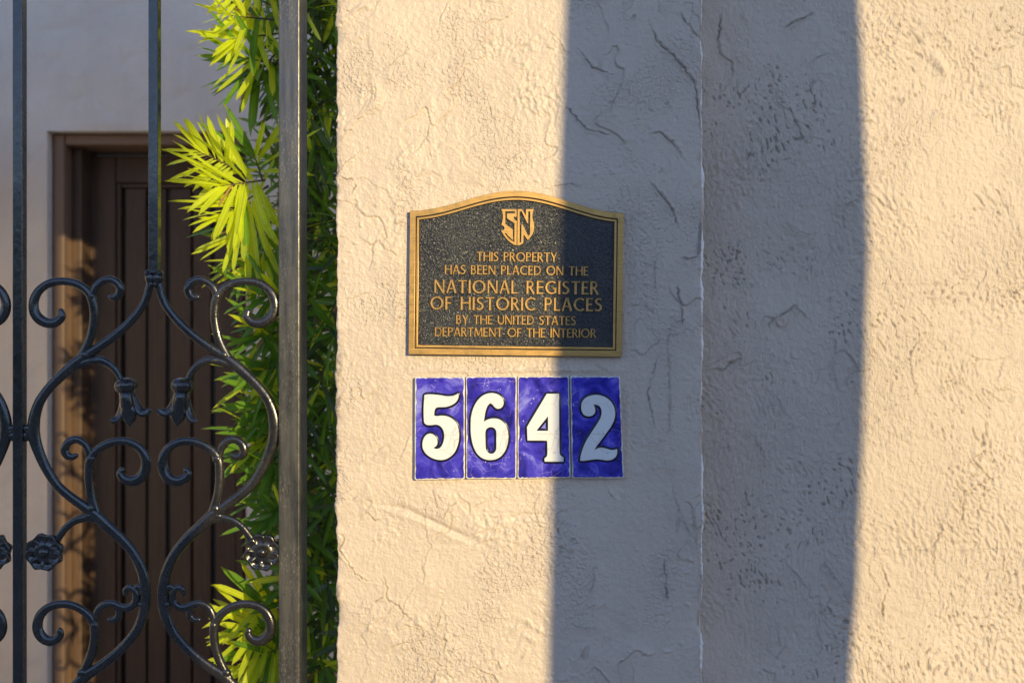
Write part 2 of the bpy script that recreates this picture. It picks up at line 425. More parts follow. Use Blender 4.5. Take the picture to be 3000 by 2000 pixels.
def relief_wall(name, profile, zs, hfun, mat, caps=True):
    """profile: arrays x, y, nx, ny, u along a horizontal path; extruded over zs and pushed along the normal"""
    x, y, nx, ny, u = profile
    U, Z = np.meshgrid(u, zs); H, GR = hfun(U, Z)
    X = x[None, :] + nx[None, :] * H; Y = y[None, :] + ny[None, :] * H
    V = np.stack([X, Y, Z], -1).reshape(-1, 3); nr, nc = Z.shape
    i = np.arange(nr - 1)[:, None] * nc + np.arange(nc - 1)[None, :]
    Fq = np.stack([i, i + 1, i + 1 + nc, i + nc], -1).reshape(-1, 4)
    me = bpy.data.meshes.new(name); me.vertices.add(len(V)); me.vertices.foreach_set('co', V.ravel())
    nf = len(Fq); me.loops.add(nf * 4); me.loops.foreach_set('vertex_index', Fq.ravel())
    me.polygons.add(nf); me.polygons.foreach_set('loop_start', np.arange(nf) * 4)
    me.polygons.foreach_set('use_smooth', np.ones(nf, bool)); me.materials.append(mat.m if isinstance(mat, M) else mat)
    me.update(calc_edges=True); me.validate()
    at = me.attributes.new('grime', 'FLOAT', 'POINT'); at.data.foreach_set('value', GR.ravel().astype(np.float32)); return me

def profile_of(pts, steps, r=.004):
    """polyline path (x, y) left to right seen from outside, rounded corners; outward normal is to the right of travel"""
    path = []
    n = len(pts)
    for i in range(n - 1):
        a, b = np.array(pts[i], float), np.array(pts[i + 1], float); d = (b - a) / np.linalg.norm(b - a); nrm = np.array([d[1], -d[0]])
        s0 = a + d * (r if i > 0 else 0); s1 = b - d * (r if i < n - 2 else 0)
        L = np.linalg.norm(s1 - s0); m = max(2, int(L / steps[i]))
        for t in np.linspace(0, 1, m): path.append((*(s0 + (s1 - s0) * t), *nrm))
        if i < n - 2:
            d2 = np.array(pts[i + 2], float) - b; d2 /= np.linalg.norm(d2); n2 = np.array([d2[1], -d2[0]])
            c = b - d * r - nrm * r if np.dot(nrm, d2) < 0 else None
            for t in (.25, .5, .75):
                nn = nrm * (1 - t) + n2 * t; nn /= np.linalg.norm(nn)
                if c is not None: path.append((*(c + nn * r), *nn))
    A = np.array(path); ds = np.r_[0, np.hypot(np.diff(A[:, 0]), np.diff(A[:, 1]))]
    return A[:, 0], A[:, 1], A[:, 2], A[:, 3], np.cumsum(ds)

S0 = F / DIST
def crop(pts, sc, ox, oy): return [(ox + x / sc, oy + y / sc) for x, y in pts]
def C1(*p): return crop(p, 2.613, 950, 0)
def C2(*p): return crop(p, 2.529, 950, 1380)
def C7(*p): return crop(p, 1.568, 1900, 0)
def C8(*p): return crop(p, 1.568, 1900, 1000)
pillar_marks = [
    ('ledge', C1((285, 510), (285, 620), (370, 690), (440, 720), (430, 770), (405, 810), (440, 835), (520, 828)), .0013, .004),
    ('ledge', C1((440, 800), (340, 860), (250, 930), (190, 1010), (130, 1090)), .0014, .004),
    ('ridge', C1((180, 570), (250, 620), (290, 700), (285, 830)), .0012, .003),
    ('ledge', C1((520, 540), (510, 620), (455, 690)), .0009, .003),
    ('ledge', C1((1000, 400), (1080, 440), (1070, 530), (1020, 640), (1015, 740)), .0011, .004),
    ('crack', C1((800, 950), (790, 1040), (805, 1130), (820, 1220)), .0014, .003),
    ('ledge', C1((700, 1300), (800, 1340), (880, 1430), (840, 1500), (780, 1540)), .0012, .004),
    ('ledge', C1((1570, 440), (1460, 600), (1500, 660), (1580, 720)), .0010, .004),
    ('crack', C1((1710, 230), (1800, 310), (1850, 400), (1900, 410)), .0014, .003),
    ('crack', C1((1650, 1460), (1780, 1430), (1900, 1410), (1960, 1440)), .0016, .0035),
    ('ledge', C1((400, 580), (520, 500), (680, 350)), .0008, .003),
    ('ridge', C1((100, 180), (200, 130), (260, 60), (370, 30)), .0018, .004),
    ('ledge', C1((120, 1300), (200, 1220), (290, 1150), (400, 1110)), .0014, .003),
    ('crack', C1((110, 1350), (210, 1380), (245, 1420), (200, 1500)), .0016, .003),
    ('groove', C2((430, 240), (600, 280), (780, 360), (950, 440), (1130, 520)), .0022, .006),
    ('ledge', C2((190, 210), (290, 175), (380, 185), (430, 235)), .0012, .004),
    ('crack', C2((1000, 200), (930, 270), (890, 340)), .0013, .003),
    ('crack', C2((100, 450), (160, 500), (110, 580), (160, 650), (230, 760), (330, 820), (380, 810)), .0019, .0035),
    ('crack', C2((440, 780), (470, 860), (460, 940), (520, 980), (600, 1050), (650, 1100)), .0019, .0035),
    ('crack', C2((380, 970), (440, 930)), .0012, .003),
    ('crack', C2((1290, 1410), (1315, 1465)), .0024, .003),
    ('groove', C2((1380, 380), (1440, 330), (1560, 320), (1660, 330)), .0016, .005),
    ('ledge', C2((830, 1460), (890, 1530)), .0014, .003),
    ('crack', C7((0, 90), (40, 190), (120, 260), (180, 330), (215, 380), (230, 500), (240, 600)), .0028, .005),
    ('crack', C7((150, 60), (180, 110), (240, 180)), .0020, .004),
    ('crack', C7((0, 620), (60, 610), (120, 660), (170, 740)), .0022, .005),
    ('crack', C7((0, 830), (50, 880), (110, 960), (140, 1050)), .0024, .005),
    ('crack', C7((150, 1190), (230, 1185)), .0020, .004),
    ('crack', C7((130, 1300), (155, 1420), (160, 1500)), .0022, .004),
    ('ledge', C8((90, 0), (100, 300), (90, 450)), .0022, .005),
    ('ledge', C8((0, 450), (90, 460)), .0016, .004), ('ledge', C8((0, 565), (90, 570), (140, 620)), .0018, .004),
    ('ledge', C8((100, 640), (140, 780), (200, 900), (245, 980)), .0024, .005), ('crack', C8((75, 1000), (90, 1200)), .0018, .004),
    ('ridge', [(1205, 1092), (1300, 1086), (1450, 1088), (1600, 1084), (1830, 1086)], .0028, .005),
    ('ridge', [(1836, 1110), (1840, 1250), (1838, 1400)], .0016, .004),
    ('ridge', [(1220, 1410), (1400, 1408), (1600, 1406)], .0016, .003),
    ('ledge', [(1060, 1090), (1130, 1160), (1100, 1230), (1110, 1330)], .0012, .004),
    ('ledge', [(1030, 1260), (1080, 1300), (1060, 1370)], .0012, .004),
    ('crack', [(1650, 300), (1720, 380), (1800, 400)], .0018, .004), ('crack', [(1930, 1040), (1900, 1150), (1920, 1260)], .0016, .004),
    ('ledge', [(1650, 1830), (1740, 1840), (1820, 1900)], .0014, .004), ('crack', [(1690, 140), (1740, 200), (1800, 220)], .0018, .004),
]
wall_marks = [
    ('crack', C7((335, 40), (320, 200), (330, 250), (380, 290), (385, 370)), .0028, .005),
    ('crack', C7((620, 130), (700, 90), (760, 60)), .0030, .005),
    ('ledge', C7((700, 260), (740, 290), (810, 250), (900, 240)), .0020, .004),
    ('ledge', C7((620, 520), (760, 495), (970, 500)), .0010, .004),
    ('ledge', C7((620, 1010), (660, 1060), (720, 1080), (790, 1075)), .0030, .005),
    ('ledge', C7((530, 1500), (600, 1450), (660, 1415), (730, 1445)), .0030, .005),
    ('ledge', C7((250, 1125), (400, 1120)), .0010, .004), ('ledge', C7((800, 975), (970, 935)), .0016, .004),
    ('ledge', C7((250, 1300), (530, 1305)), .0006, .003),
    ('ridge', C7((1290, 150), (1340, 150), (1390, 190), (1390, 240)), .0022, .004),
    ('ridge', C7((1300, 250), (1345, 310), (1360, 350)), .0050, .010),
    ('ledge', C7((1100, 215), (1210, 195), (1230, 230)), .0016, .004), ('ledge', C7((1590, 250), (1620, 215), (1700, 215)), .0018, .004),
    ('ledge', C7((1500, 550), (1600, 520), (1720, 490)), .0016, .005), ('ledge', C7((1480, 1100), (1460, 1180), (1470, 1300)), .0016, .004),
    ('ledge', C7((1000, 1300), (1400, 1310), (1480, 1300)), .0006, .003), ('ledge', C7((1530, 1290), (1600, 1330), (1680, 1345), (1725, 1310)), .0020, .004),
    ('crack', C8((270, 140), (340, 130), (380, 100), (440, 80)), .0030, .008),
    ('ledge', C8((1300, 140), (1360, 190), (1400, 170), (1500, 215), (1600, 225), (1700, 170)), .0022, .004),
    ('crack', C8((1560, 490), (1485, 540), (1565, 630), (1450, 690), (1440, 800), (1420, 860)), .0026, .004),
    ('ledge', C8((1150, 770), (1140, 820), (1170, 900), (1220, 940), (1300, 950), (1350, 860), (1320, 790)), .0018, .004),
    ('ledge', C8((430, 405), (490, 440), (520, 500), (540, 600)), .0024, .005), ('crack', C8((440, 680), (460, 760)), .0024, .004),
    ('crack', C8((1060, 1000), (1100, 1120), (1070, 1200), (1075, 1300)), .0020, .004), ('ledge', C8((1000, 960), (1725, 950)), .0006, .003),
    ('ledge', C8((800, 1000), (860, 1100), (950, 1200)), .0018, .005), ('crack', C8((1310, 900), (1310, 1040)), .0016, .003),
]
PL, PR, STEP, THICK = -.264, .2865, .085, .30
zs = strip_axis([(0, .86, .03), (.86, 1.95, .0014), (1.95, 3.0, .03)])
prof = profile_of([(PL, THICK), (PL, 0), (PR, 0), (PR, STEP)], [.006, .0014, .006], .003)
U_front0 = prof[4][np.argmax(prof[1] < .0005)]
def pillar_h(U, Z):
    H, GR = stucco_height(U, Z, 3, 'pillar'); H = H * 1.35
    Xf = PL + .003 + (U - U_front0)
    for k, (kd, pts, am, w) in enumerate(pillar_marks): add_feature(H, GR, Xf, Z, pts, S0, kd, am * 1.25, w * .75, k + 40)
    # ragged, crumbled arrises
    for ex, amp in ((PL, .0045), (PR, .0042)):
        e = np.exp(-(np.abs(Xf - ex) / .009) ** 2)
        H += amp * e * (fbm(Z * 30 + ex * 50, Xf * 20, 4, 77) - .15)
        chip = sst(.35, .6, pnoise(Z * 14 + ex * 9, Xf * 8, 78)); H -= .004 * np.exp(-(np.abs(Xf - ex) / .012) ** 2) * chip
    # flat bed behind the plaque and the tiles
    for (x0, x1, z0, z1) in ((-.165, .178, 1.37, 1.63), (-.150, .172, 1.18, 1.352)):
        m = sst(x0 - .01, x0 + .004, Xf) * sst(-x1 - .01, -x1 + .004, -Xf) * sst(z0 - .01, z0 + .004, Z) * sst(-z1 - .01, -z1 + .004, -Z)
        H *= 1 - .8 * m
        GR *= 1 - m
    for ex in (PL, PR): GR = np.maximum(GR, .8 * np.exp(-(np.abs(Xf - ex - (.004 if ex < 0 else -.004)) / .005) ** 2) * sst(.10, .35, fbm(Z * 23, Xf * 40, 3, 79)) * sst(-.1, .3, pnoise(Z * 5, Xf * 3, 80)))
    return H, GR
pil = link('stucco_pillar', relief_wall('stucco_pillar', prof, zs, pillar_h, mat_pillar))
tag(pil, 'tan painted stucco pillar with torn trowel marks carrying the bronze plaque and number tiles', 'pillar')

Sw = F / (DIST + STEP)
xs_w = [(PR - .03, STEP), (1.0, STEP), (4.0, STEP)]
zw = strip_axis([(0, .85, .03), (.85, 1.97, .0015), (1.97, 3.0, .03)])
xw = strip_axis([(PR - .02, .83, .0015), (.83, 4.0, .03)])
profw = (xw, np.full_like(xw, STEP), np.zeros_like(xw), -np.ones_like(xw), xw)
def wall_h(U, Z):
    H, GR = stucco_height(U, Z, 31, 'wall'); H = H * 1.5
    for k, (kd, pts, am, w) in enumerate(wall_marks): add_feature(H, GR, U, Z, pts, Sw, kd, am * 1.15, w * .75, k + 90)
    return H, GR
wl = link('stucco_wall', relief_wall('stucco_wall', profw, zw, wall_h, mat_wall))
tag(wl, 'sand textured tan stucco wall set back to the right of the pillar', 'wall')

# body of the wall behind the two faces, the lintel over the gate and the far pier
bv, bf = [], []
def addbox(*a, b=0):
    v, f = box_vf(*a, b=b); o = len(bv); bv.extend(v); bf.extend([tuple(i + o for i in q) for q in f])
addbox(PL + .02, 4.0, STEP + .02, THICK - .003, 0, 2.99)
link('wall_core', mesh('wall_core', bv, bf, mat_court.m), wl)
bv, bf = [], []
addbox(-2.16, PL - .004, .0, .30, 2.21, 3.0, b=.006)
lin = link('gate_lintel', mesh('gate_lintel', bv, bf, mat_court.m)); tag(lin, 'stucco lintel spanning above the iron gate, over the top of the view', 'lintel')
# ------------------------------------------------------------------ courtyard wall with the recessed door
DY = 2.0
def D(px, py, Y=DY): return P(px, py, Y)
dx0, dx1, dz1 = D(138, 0).x, D(722, 0).x, D(0, 384).z
REC = .18
xa = strip_axis([(-3.6, dx0, .012)]); xb = strip_axis([(dx1, 1.2, .012)])
zlow = strip_axis([(0, dz1, .012)]); zhi = strip_axis([(dz1, 3.0, .012)]); xall = strip_axis([(-3.6, 1.2, .012)])
def flat_prof(x, y): return (x, np.full_like(x, y), np.zeros_like(x), -np.ones_like(x), x)
def court_h(U, Z):
    h, gr = stucco_height(U, Z, 61, 'court')
    e = np.minimum(np.minimum(np.abs(U - dx0), np.abs(U - dx1)) + (Z > dz1) * 9, np.abs(Z - dz1) + ((U < dx0 - .02) | (U > dx1 + .02)) * 9)
    dent = sst(.35, .6, pnoise(U * 9 + Z * 4, Z * 16 - U * 6, 91))
    return h * 2.2 * sst(0, .02, e) - .0035 * dent * sst(0, .04, e), gr * 0
cw = empty('courtyard_wall', (0, DY, 0)); tag(cw, 'grey shaded stucco wall around the brown door behind the gate', 'wall')
link('wall_face', relief_wall('wall_face', flat_prof(xa, DY), zlow, court_h, mat_court), cw)
link('wall_face', relief_wall('wall_face', flat_prof(xb, DY), zlow, court_h, mat_court), cw)
link('wall_face', relief_wall('wall_face', flat_prof(xall, DY), zhi, court_h, mat_court), cw)
r = .012
bv = [(dx0, DY, 0), (dx0, DY, dz1), (dx0, DY + REC, 0), (dx0, DY + REC, dz1), (dx1, DY, 0), (dx1, DY, dz1), (dx1, DY + REC, 0), (dx1, DY + REC, dz1)]
link('door_reveal', mesh('door_reveal', bv, [(0, 2, 3, 1), (4, 5, 7, 6), (1, 3, 7, 5)], mat_court.m), cw)
bv, bf = [], []; addbox(-3.6, 1.2, DY + REC + .10, DY + REC + .2, 0, 3.0)
link('wall_core', mesh('wall_core', bv, bf, mat_court.m), cw)
bv, bf = [], []; addbox(-2.16, -1.98, .0, DY - .003, 0, 2.2)  # wall added out of view, bounces warm light into the court
lw = link('bounce_side_wall', mesh('bounce_side_wall', bv, bf, mat_court.m)); tag(lw, 'unseen stucco wall added left of the entry court to bounce warm sunlight', 'wall')

door = empty('wooden_door', ((dx0 + dx1) / 2, DY + REC, 0)); tag(door, 'dark brown panelled wooden door with vertical planks in the recess behind the gate', 'door')
def dbox(name, x0, x1, y0, y1, z0, z1, mat=mat_wood, b=.005, parent=door):
    v, f = box_vf(x0, x1, y0, y1, z0, z1, b); return link(name, mesh(name, v, f, mat), parent)
fy = DY + .035
fx1, fx2 = D(188, 0, fy).x, D(206, 0, fy + .03).x
ftop = D(0, 424, fy).z
dbox('door_jamb', dx0 + .003, fx1, fy, DY + REC + .05, 0, dz1 - .003, mat_frame, .006)
dbox('door_jamb', dx1 - (fx1 - dx0) + .03, dx1 - .003, fy, DY + REC + .05, 0, dz1 - .003, mat_frame, .006)
dbox('door_head', fx1 + .001, dx1 - (fx1 - dx0) + .029, fy + .004, DY + REC + .05, ftop, dz1 - .004, mat_frame, .006)
dbox('door_stop', fx1 + .001, D(232, 0, fy + .04).x, fy + .06, DY + REC + .05, 0, ftop - .001, mat_wood, .004)
py0 = DY + REC                                     # face of stiles and rails
sx0, sx1 = D(245, 0, py0).x, D(338, 0, py0).x
zt = ftop - .012
dbox('stile', sx0 - .02, sx1, py0, py0 + .045, .01, zt, b=.004)
rx = dx1 - .055
pitch = (D(484, 0, py0).x - D(351, 0, py0).x)
pend = D(690, 0, py0).x
dbox('stile', pend + .002, rx, py0, py0 + .045, .01, zt, b=.004)
zr = D(0, 535, py0).z
dbox('rail', sx1 + .001, pend, py0 + .001, py0 + .045, zr, zt - .001, b=.004)
dbox('rail', sx1 + .001, pend, py0 + .001, py0 + .045, .01, .13, b=.004)
# bead round the panel, then the planks
dbox('panel_moulding', sx1 + .001, sx1 + .016, py0 + .008, py0 + .040, .131, zr - .001, b=.005)
dbox('panel_moulding', sx1 + .017, pend, py0 + .009, py0 + .040, zr - .017, zr - .001, b=.005)
x = D(361, 0, py0).x; k = 0
while x < pend - .02:
    wdt = pitch / 2
    x1_ = min(x + wdt - (.006 if k % 2 == 0 else .016), pend - .001)
    dbox('plank', x, x1_, py0 + .016 + (.004 if k % 2 else 0), py0 + .034, .132, zr - .018, b=.0045)
    x = x + wdt; k += 1
dbox('backing_board', sx1 + .017, pend, py0 + .035, py0 + .043, .132, zr - .018, mat_groove, 0)

# ------------------------------------------------------------------ wrought gate
GOFF = .145; SG = F / (DIST + GOFF)
gate = empty('iron_gate', (P(447, 0, GOFF).x, GOFF, 0)); tag(gate, 'black enamelled iron gate with cast scrolls, tulip drops and rosettes, left of the pillar', 'gate')
GY0, GY1 = GOFF, GOFF + .018
def gbar(name, pxl, pxr, z0, z1, y0=GY0, y1=GY1, mat=mat_iron.m, b=.0016):
    v, f = bar_vf((pxl - 1500) / SG, (pxr - 1500) / SG, y0, y1, z0, z1, b)
    return link(name, mesh(name, v, f, mat, smooth=False), gate)
def zpx(py): return CAM_H + (1000 - py) / SG
MIRY = 2012.0
gbar('bar', 36, 65, .06, 2.19)
gbar('bar', 434, 462, zpx(800), 2.19)
gbar('bar', 434, 462, .06, zpx(2 * MIRY - 800))
gbar('bar', -359, -331, zpx(800), 2.19)
gbar('bar', -359, -331, .06, zpx(2 * MIRY - 800))
gbar('gate_post', 818, 881, .02, 2.20, GOFF - .006, GOFF + .056, mat_post.m, .0028)
gbar('gate_post', -775, -712, .02, 2.20, GOFF - .006, GOFF + .056, mat_post.m, .0028)
for za, zb in ((.03, .06), (2.19, 2.205)):
    v, f = box_vf((-711 - 1500) / SG, (817 - 1500) / SG, GOFF - .002, GOFF + .03, za, zb, .002); link('rail', mesh('rail', v, f, mat_iron.m), gate)

def tube_vf(path, depth=.80, nseg=12, cap0=True, cap1=True, flat=.004):
    """path rows: x, y, z, radius in metres; a rounded cast section a little shallower than wide"""
    A = np.array(path); n = len(A); v, f = [], []
    T = np.gradient(A[:, :3], axis=0); T /= np.linalg.norm(T, axis=1)[:, None] + 1e-12
    for i in range(n):
        side = np.cross(T[i], (0, 1, 0)); side /= np.linalg.norm(side) + 1e-12; dep = np.cross(side, T[i])
        r = A[i, 3]
        for k in range(nseg):
            a = 2 * math.pi * k / nseg
            v.append(A[i, :3] + side * r * math.cos(a) + dep * r * depth * math.sin(a))
    for i in range(n - 1):
        for k in range(nseg):
            a, b = i * nseg + k, i * nseg + (k + 1) % nseg
            f.append((a, b, b + nseg, a + nseg))
    for (row, sgn, on) in ((0, -1, cap0), (n - 1, 1, cap1)):
        if not on: continue
        base = row * nseg; rr = A[row, 3]; prev = base
        for (q, h) in ((.8, .55), (.4, .9)):
            st = len(v)
            for k in range(nseg):
                c = A[row, :3]; v.append(c + (np.array(v[base + k]) - c) * q + T[row] * sgn * rr * h)
            for k in range(nseg):
                a, b = prev + k, prev + (k + 1) % nseg; c_, d_ = st + (k + 1) % nseg, st + k
                f.append((a, b, c_, d_) if sgn > 0 else (b, a, d_, c_))
            prev = st
        f.append(tuple(range(prev, prev + nseg)) if sgn > 0 else tuple(range(prev + nseg - 1, prev - 1, -1)))
    return [tuple(p) for p in v], f

def gpt(px, py, w, yc=.0085): return ((px - 1500) / SG, yc + GOFF, zpx(py), w / 2 / SG)
CX = 447.0
# half of one panel, pixels of the photograph: (x, y, width)
curves = {
 'main': [(440, 806, 22), (433, 835, 24), (427, 862, 24), (412, 896, 24), (383, 934, 25), (344, 972, 26), (299, 1006, 27), (252, 1037, 29), (214, 1064, 33), (180, 1094, 32), (142, 1131, 29), (115, 1167, 30), (99, 1205, 33), (92, 1244, 37), (94, 1282, 37), (106, 1322, 33), (128, 1372, 30), (160, 1421, 29), (198, 1455, 29), (236, 1482, 31), (272, 1508, 36), (306, 1540, 36), (352, 1582, 32), (387, 1626, 30), (409, 1671, 31), (420, 1719, 33), (421, 1766, 33), (414, 1806, 31), (396, 1848, 29), (367, 1886, 28), (330, 1922, 28), (287, 1955, 30), (246, 1982, 34), (215, 2012, 34)],
 'scroll_a': [(222, 1058, 24), (242, 1026, 26), (258, 990, 26), (268, 945, 26), (269, 905, 27), (262, 870, 29), (246, 848, 25), (214, 829, 24), (176, 823, 23), (138, 829, 24), (108, 850, 26), (93, 880, 29), (94, 911, 31), (109, 934, 32), (134, 946, 30), (158, 943, 28), (174, 928, 25), (172, 912, 20)],
 'scroll_b': [(262, 880, 22), (268, 852, 22), (277, 837, 22), (293, 824, 22), (315, 818, 23), (336, 826, 25), (347, 843, 27), (343, 862, 25), (329, 871, 20), (319, 869, 16)],
 'stem_tulip': [(215, 1072, 22), (245, 1061, 25), (283, 1054, 25), (313, 1066, 23), (334, 1086, 20), (346, 1108, 19), (352, 1118, 22)],
 'scroll_c': [(300, 1538, 24), (281, 1512, 27), (266, 1475, 28), (257, 1432, 27), (254, 1384, 27), (259, 1345, 27), (283, 1316, 25), (322, 1297, 24), (363, 1294, 24), (399, 1309, 26), (421, 1341, 29), (420, 1378, 32), (405, 1402, 33), (380, 1411, 31), (358, 1404, 28), (347, 1390, 24), (352, 1378, 19)],
 'scroll_d': [(259, 1350, 22), (251, 1318, 22), (238, 1298, 22), (215, 1288, 23), (192, 1298, 25), (183, 1319, 27), (190, 1335, 25), (205, 1340, 20), (216, 1336, 16)],
 'stem_rosette': [(300, 1532, 22), (276, 1522, 25), (250, 1518, 25), (216, 1526, 23), (190, 1544, 22), (172, 1566, 23), (158, 1585, 25)],
 'scroll_e': [(224, 1996, 24), (243, 1962, 26), (258, 1930, 27), (267, 1899, 27), (271, 1867, 27), (269, 1832, 28), (250, 1802, 25), (217, 1780, 24), (179, 1772, 24), (139, 1780, 25), (112, 1804, 28), (103, 1838, 31), (112, 1864, 32), (134, 1880, 31), (157, 1876, 27), (170, 1862, 23), (169, 1850, 19)],
 'tendril': [(268, 1840, 22), (274, 1810, 22), (285, 1786, 22), (304, 1773, 22), (326, 1772, 23), (347, 1781, 25), (368, 1783, 24), (388, 1772, 23), (394, 1752, 22), (388, 1732, 20), (374, 1724, 20), (363, 1732, 19), (362, 1742, 15)],
 'tendril_curl': [(330, 1775, 18), (342, 1790, 20), (341, 1809, 21), (328, 1819, 19), (316, 1818, 15)],
 'tendril_root': [(384, 1730, 16), (400, 1722, 20), (416, 1728, 22)],
}
def lay(pts, mx, my, dx=0):
    out = []
    for (x, y, w) in pts:
        X = 2 * CX - x if mx else x; Y = 2 * MIRY - y if my else y
        out.append(gpt(X + dx, Y, w))
    return out
def clip_post(o): pass
PERIOD = 2 * (CX - 51)
def scroll_parts(mx, my, dx):
    for name, pts in curves.items():
        pp = catmull(lay(pts, mx, my, dx), seg=5)
        v, f = tube_vf(pp, .62 if name in ('main',) else .66)
        nm = {'main': 'main_scroll', 'tendril': 'tendril', 'tendril_curl': 'tendril', 'tendril_root': 'tendril', 'stem_tulip': 'flower_stem', 'stem_rosette': 'flower_stem'}.get(name, 'scroll')
        if mx != my: f = [tuple(reversed(q)) for q in f]
        link(nm, mesh(nm, v, f, mat_iron.m, True), gate)
    # fillets in the crotches and the weld to the bar
    def blob(px, py, rx_, rz_, ry_=.006, yc=.0085):
        X = 2 * CX - px if mx else px; Y = 2 * MIRY - py if my else py
        c = np.array(gpt(X + dx, Y, 0, yc)[:3]); bl, fl = [], []; o = 0; n1, n2 = 8, 12
        for i in range(n1 + 1):
            a = math.pi * i / n1
            for k in range(n2):
                b = 2 * math.pi * k / n2
                q = 1 + .10 * math.sin(3 * b + px) * math.sin(a)
                bl.append(tuple(c + np.array([rx_ / SG * math.sin(a) * math.cos(b) * q, ry_ * math.sin(a) * math.sin(b) * q, rz_ / SG * math.cos(a)])))
        for i in range(n1):
            for k in range(n2):
                a_, b_ = o + i * n2 + k, o + i * n2 + (k + 1) % n2; fl.append((a_, a_ + n2, b_ + n2, b_))
        link('weld', mesh('weld', bl, fl, mat_iron.m, True), gate)
    blob(72, 1256, 16, 12, .007); blob(70, 1278, 15, 16, .006); blob(75, 1268, 12, 25, .0055)
    blob(243, 1040, 17, 15, .0066); blob(272, 1056, 22, 10, .006); blob(262, 868, 13, 15, .0062)
    blob(264, 1492, 16, 18, .0066); blob(258, 1512, 18, 9, .006); blob(262, 1345, 14, 14, .0062)
    blob(436, 814, 15, 20, .009, .008); blob(428, 800, 9, 10, .008, .006); blob(443, 797, 12, 9, .010, .008); blob(441, 832, 9, 12, .008, .008)
    blob(270, 1834, 13, 14, .0062); blob(408, 1772, 12, 10, .006); blob(236, 1975, 16, 16, .0066)

def lathe(profile, centre, axis, n=20, lobes=0, amp=0., mat=None):
    """profile (t along axis, radius) in metres"""
    ax = np.array(axis, float); ax /= np.linalg.norm(ax); s = np.cross(ax, (0, 1, 0)); s /= np.linalg.norm(s); d = np.cross(ax, s)
    v, f = [], []
    for (t, r_) in profile:
        for k in range(n):
            a = 2 * math.pi * k / n; rr = r_ * (1 + amp * abs(math.sin(lobes * a / 2)) - amp / 2 if lobes else 1)
            v.append(tuple(np.array(centre) + ax * t + (s * math.cos(a) + d * math.sin(a)) * rr))
    m = len(profile)
    for i in range(m - 1):
        for k in range(n):
            a, b = i * n + k, i * n + (k + 1) % n; f.append((a, a + n, b + n, b))
    f.append(tuple(range(n))); f.append(tuple(range(m * n - 1, (m - 1) * n - 1, -1)))
    return v, f

def ribbon_solid(path, normals, th):
    """path rows x,y,z,halfwidth; a curved petal with rounded section"""
    A = np.array(path); T = np.gradient(A[:, :3], axis=0); T /= np.linalg.norm(T, axis=1)[:, None]
    v, f = [], []; n = 10
    for i in range(len(A)):
        N = np.array(normals[i], float); N -= T[i] * N.dot(T[i]); N /= np.linalg.norm(N); s = np.cross(T[i], N)
        for k in range(n):
            a = 2 * math.pi * k / n
            prof_ = math.cos(a); hgt = math.sin(a) * th * (1.0 - .45 * (1 - abs(prof_)) * (math.sin(a) > 0))   # central dip
            v.append(tuple(A[i, :3] + s * A[i, 3] * prof_ + N * hgt))
    for i in range(len(A) - 1):
        for k in range(n):
            a, b = i * n + k, i * n + (k + 1) % n; f.append((a, b, b + n, a + n))
    f.append(tuple(range(n - 1, -1, -1))); f.append(tuple(range((len(A) - 1) * n, len(A) * n)))
    return v, f

def tulip(mx, my, dx):
    sx = -1 if mx else 1; sy = -1 if my else 1
    def g(px, py, y=.0085):
        X = 2 * CX - px if mx else px; Y = 2 * MIRY - py if my else py
        return np.array(gpt(X + dx, Y, 0, y)[:3])
    c = g(364, 1130); ax = g(377, 1247) - c; u = 1 / SG
    # cup
    v, f = lathe([(-24 * u, 6 * u), (-22 * u, 15 * u), (-15 * u, 26 * u), (-3 * u, 32 * u), (9 * u, 30 * u), (18 * u, 23 * u), (22 * u, 14 * u)], c, ax, 24, 6, .14)
    t = link('tulip_drop', mesh('tulip_drop', v, f, mat_iron.m, True), gate)
    v, f = lathe([(14 * u, 22 * u), (35 * u, 22 * u), (60 * u, 24 * u), (80 * u, 19 * u), (92 * u, 8 * u)], c, ax, 16)
    link('bell', mesh('bell', v, f, mat_iron.m, True), t)
    for pts, nn in (
        ([(366, 1148, 9, -.004), (371, 1180, 17, -.006), (375, 1208, 25, -.007), (376, 1230, 18, -.005), (377, 1247, 4, -.002)], (0, -1, 0)),
        ([(355, 1148, 8, .001), (352, 1180, 13, .002), (348, 1206, 16, .002), (338, 1226, 15, .001), (324, 1233, 9, -.001), (319, 1231, 3, -.001)], (-.5, -.8, .2)),
        ([(378, 1146, 8, .001), (387, 1172, 13, .001), (398, 1196, 16, .0), (412, 1209, 16, .0), (430, 1206, 11, -.001), (438, 1200, 3, -.001)], (.4, -.8, .3)),
        ([(368, 1150, 9, .012), (372, 1190, 16, .014), (375, 1225, 14, .013), (376, 1240, 4, .011)], (0, 1, 0))):
        pth = catmull([(*g(p[0], p[1], .0085 + p[3]), p[2] * u * .9) for p in pts], seg=4)
        v, f = ribbon_solid(pth, [(nn[0] * sx, nn[1], nn[2] * sy)] * len(pth), .0042)
        link('petal', mesh('petal', v, f, mat_iron.m, True), t)

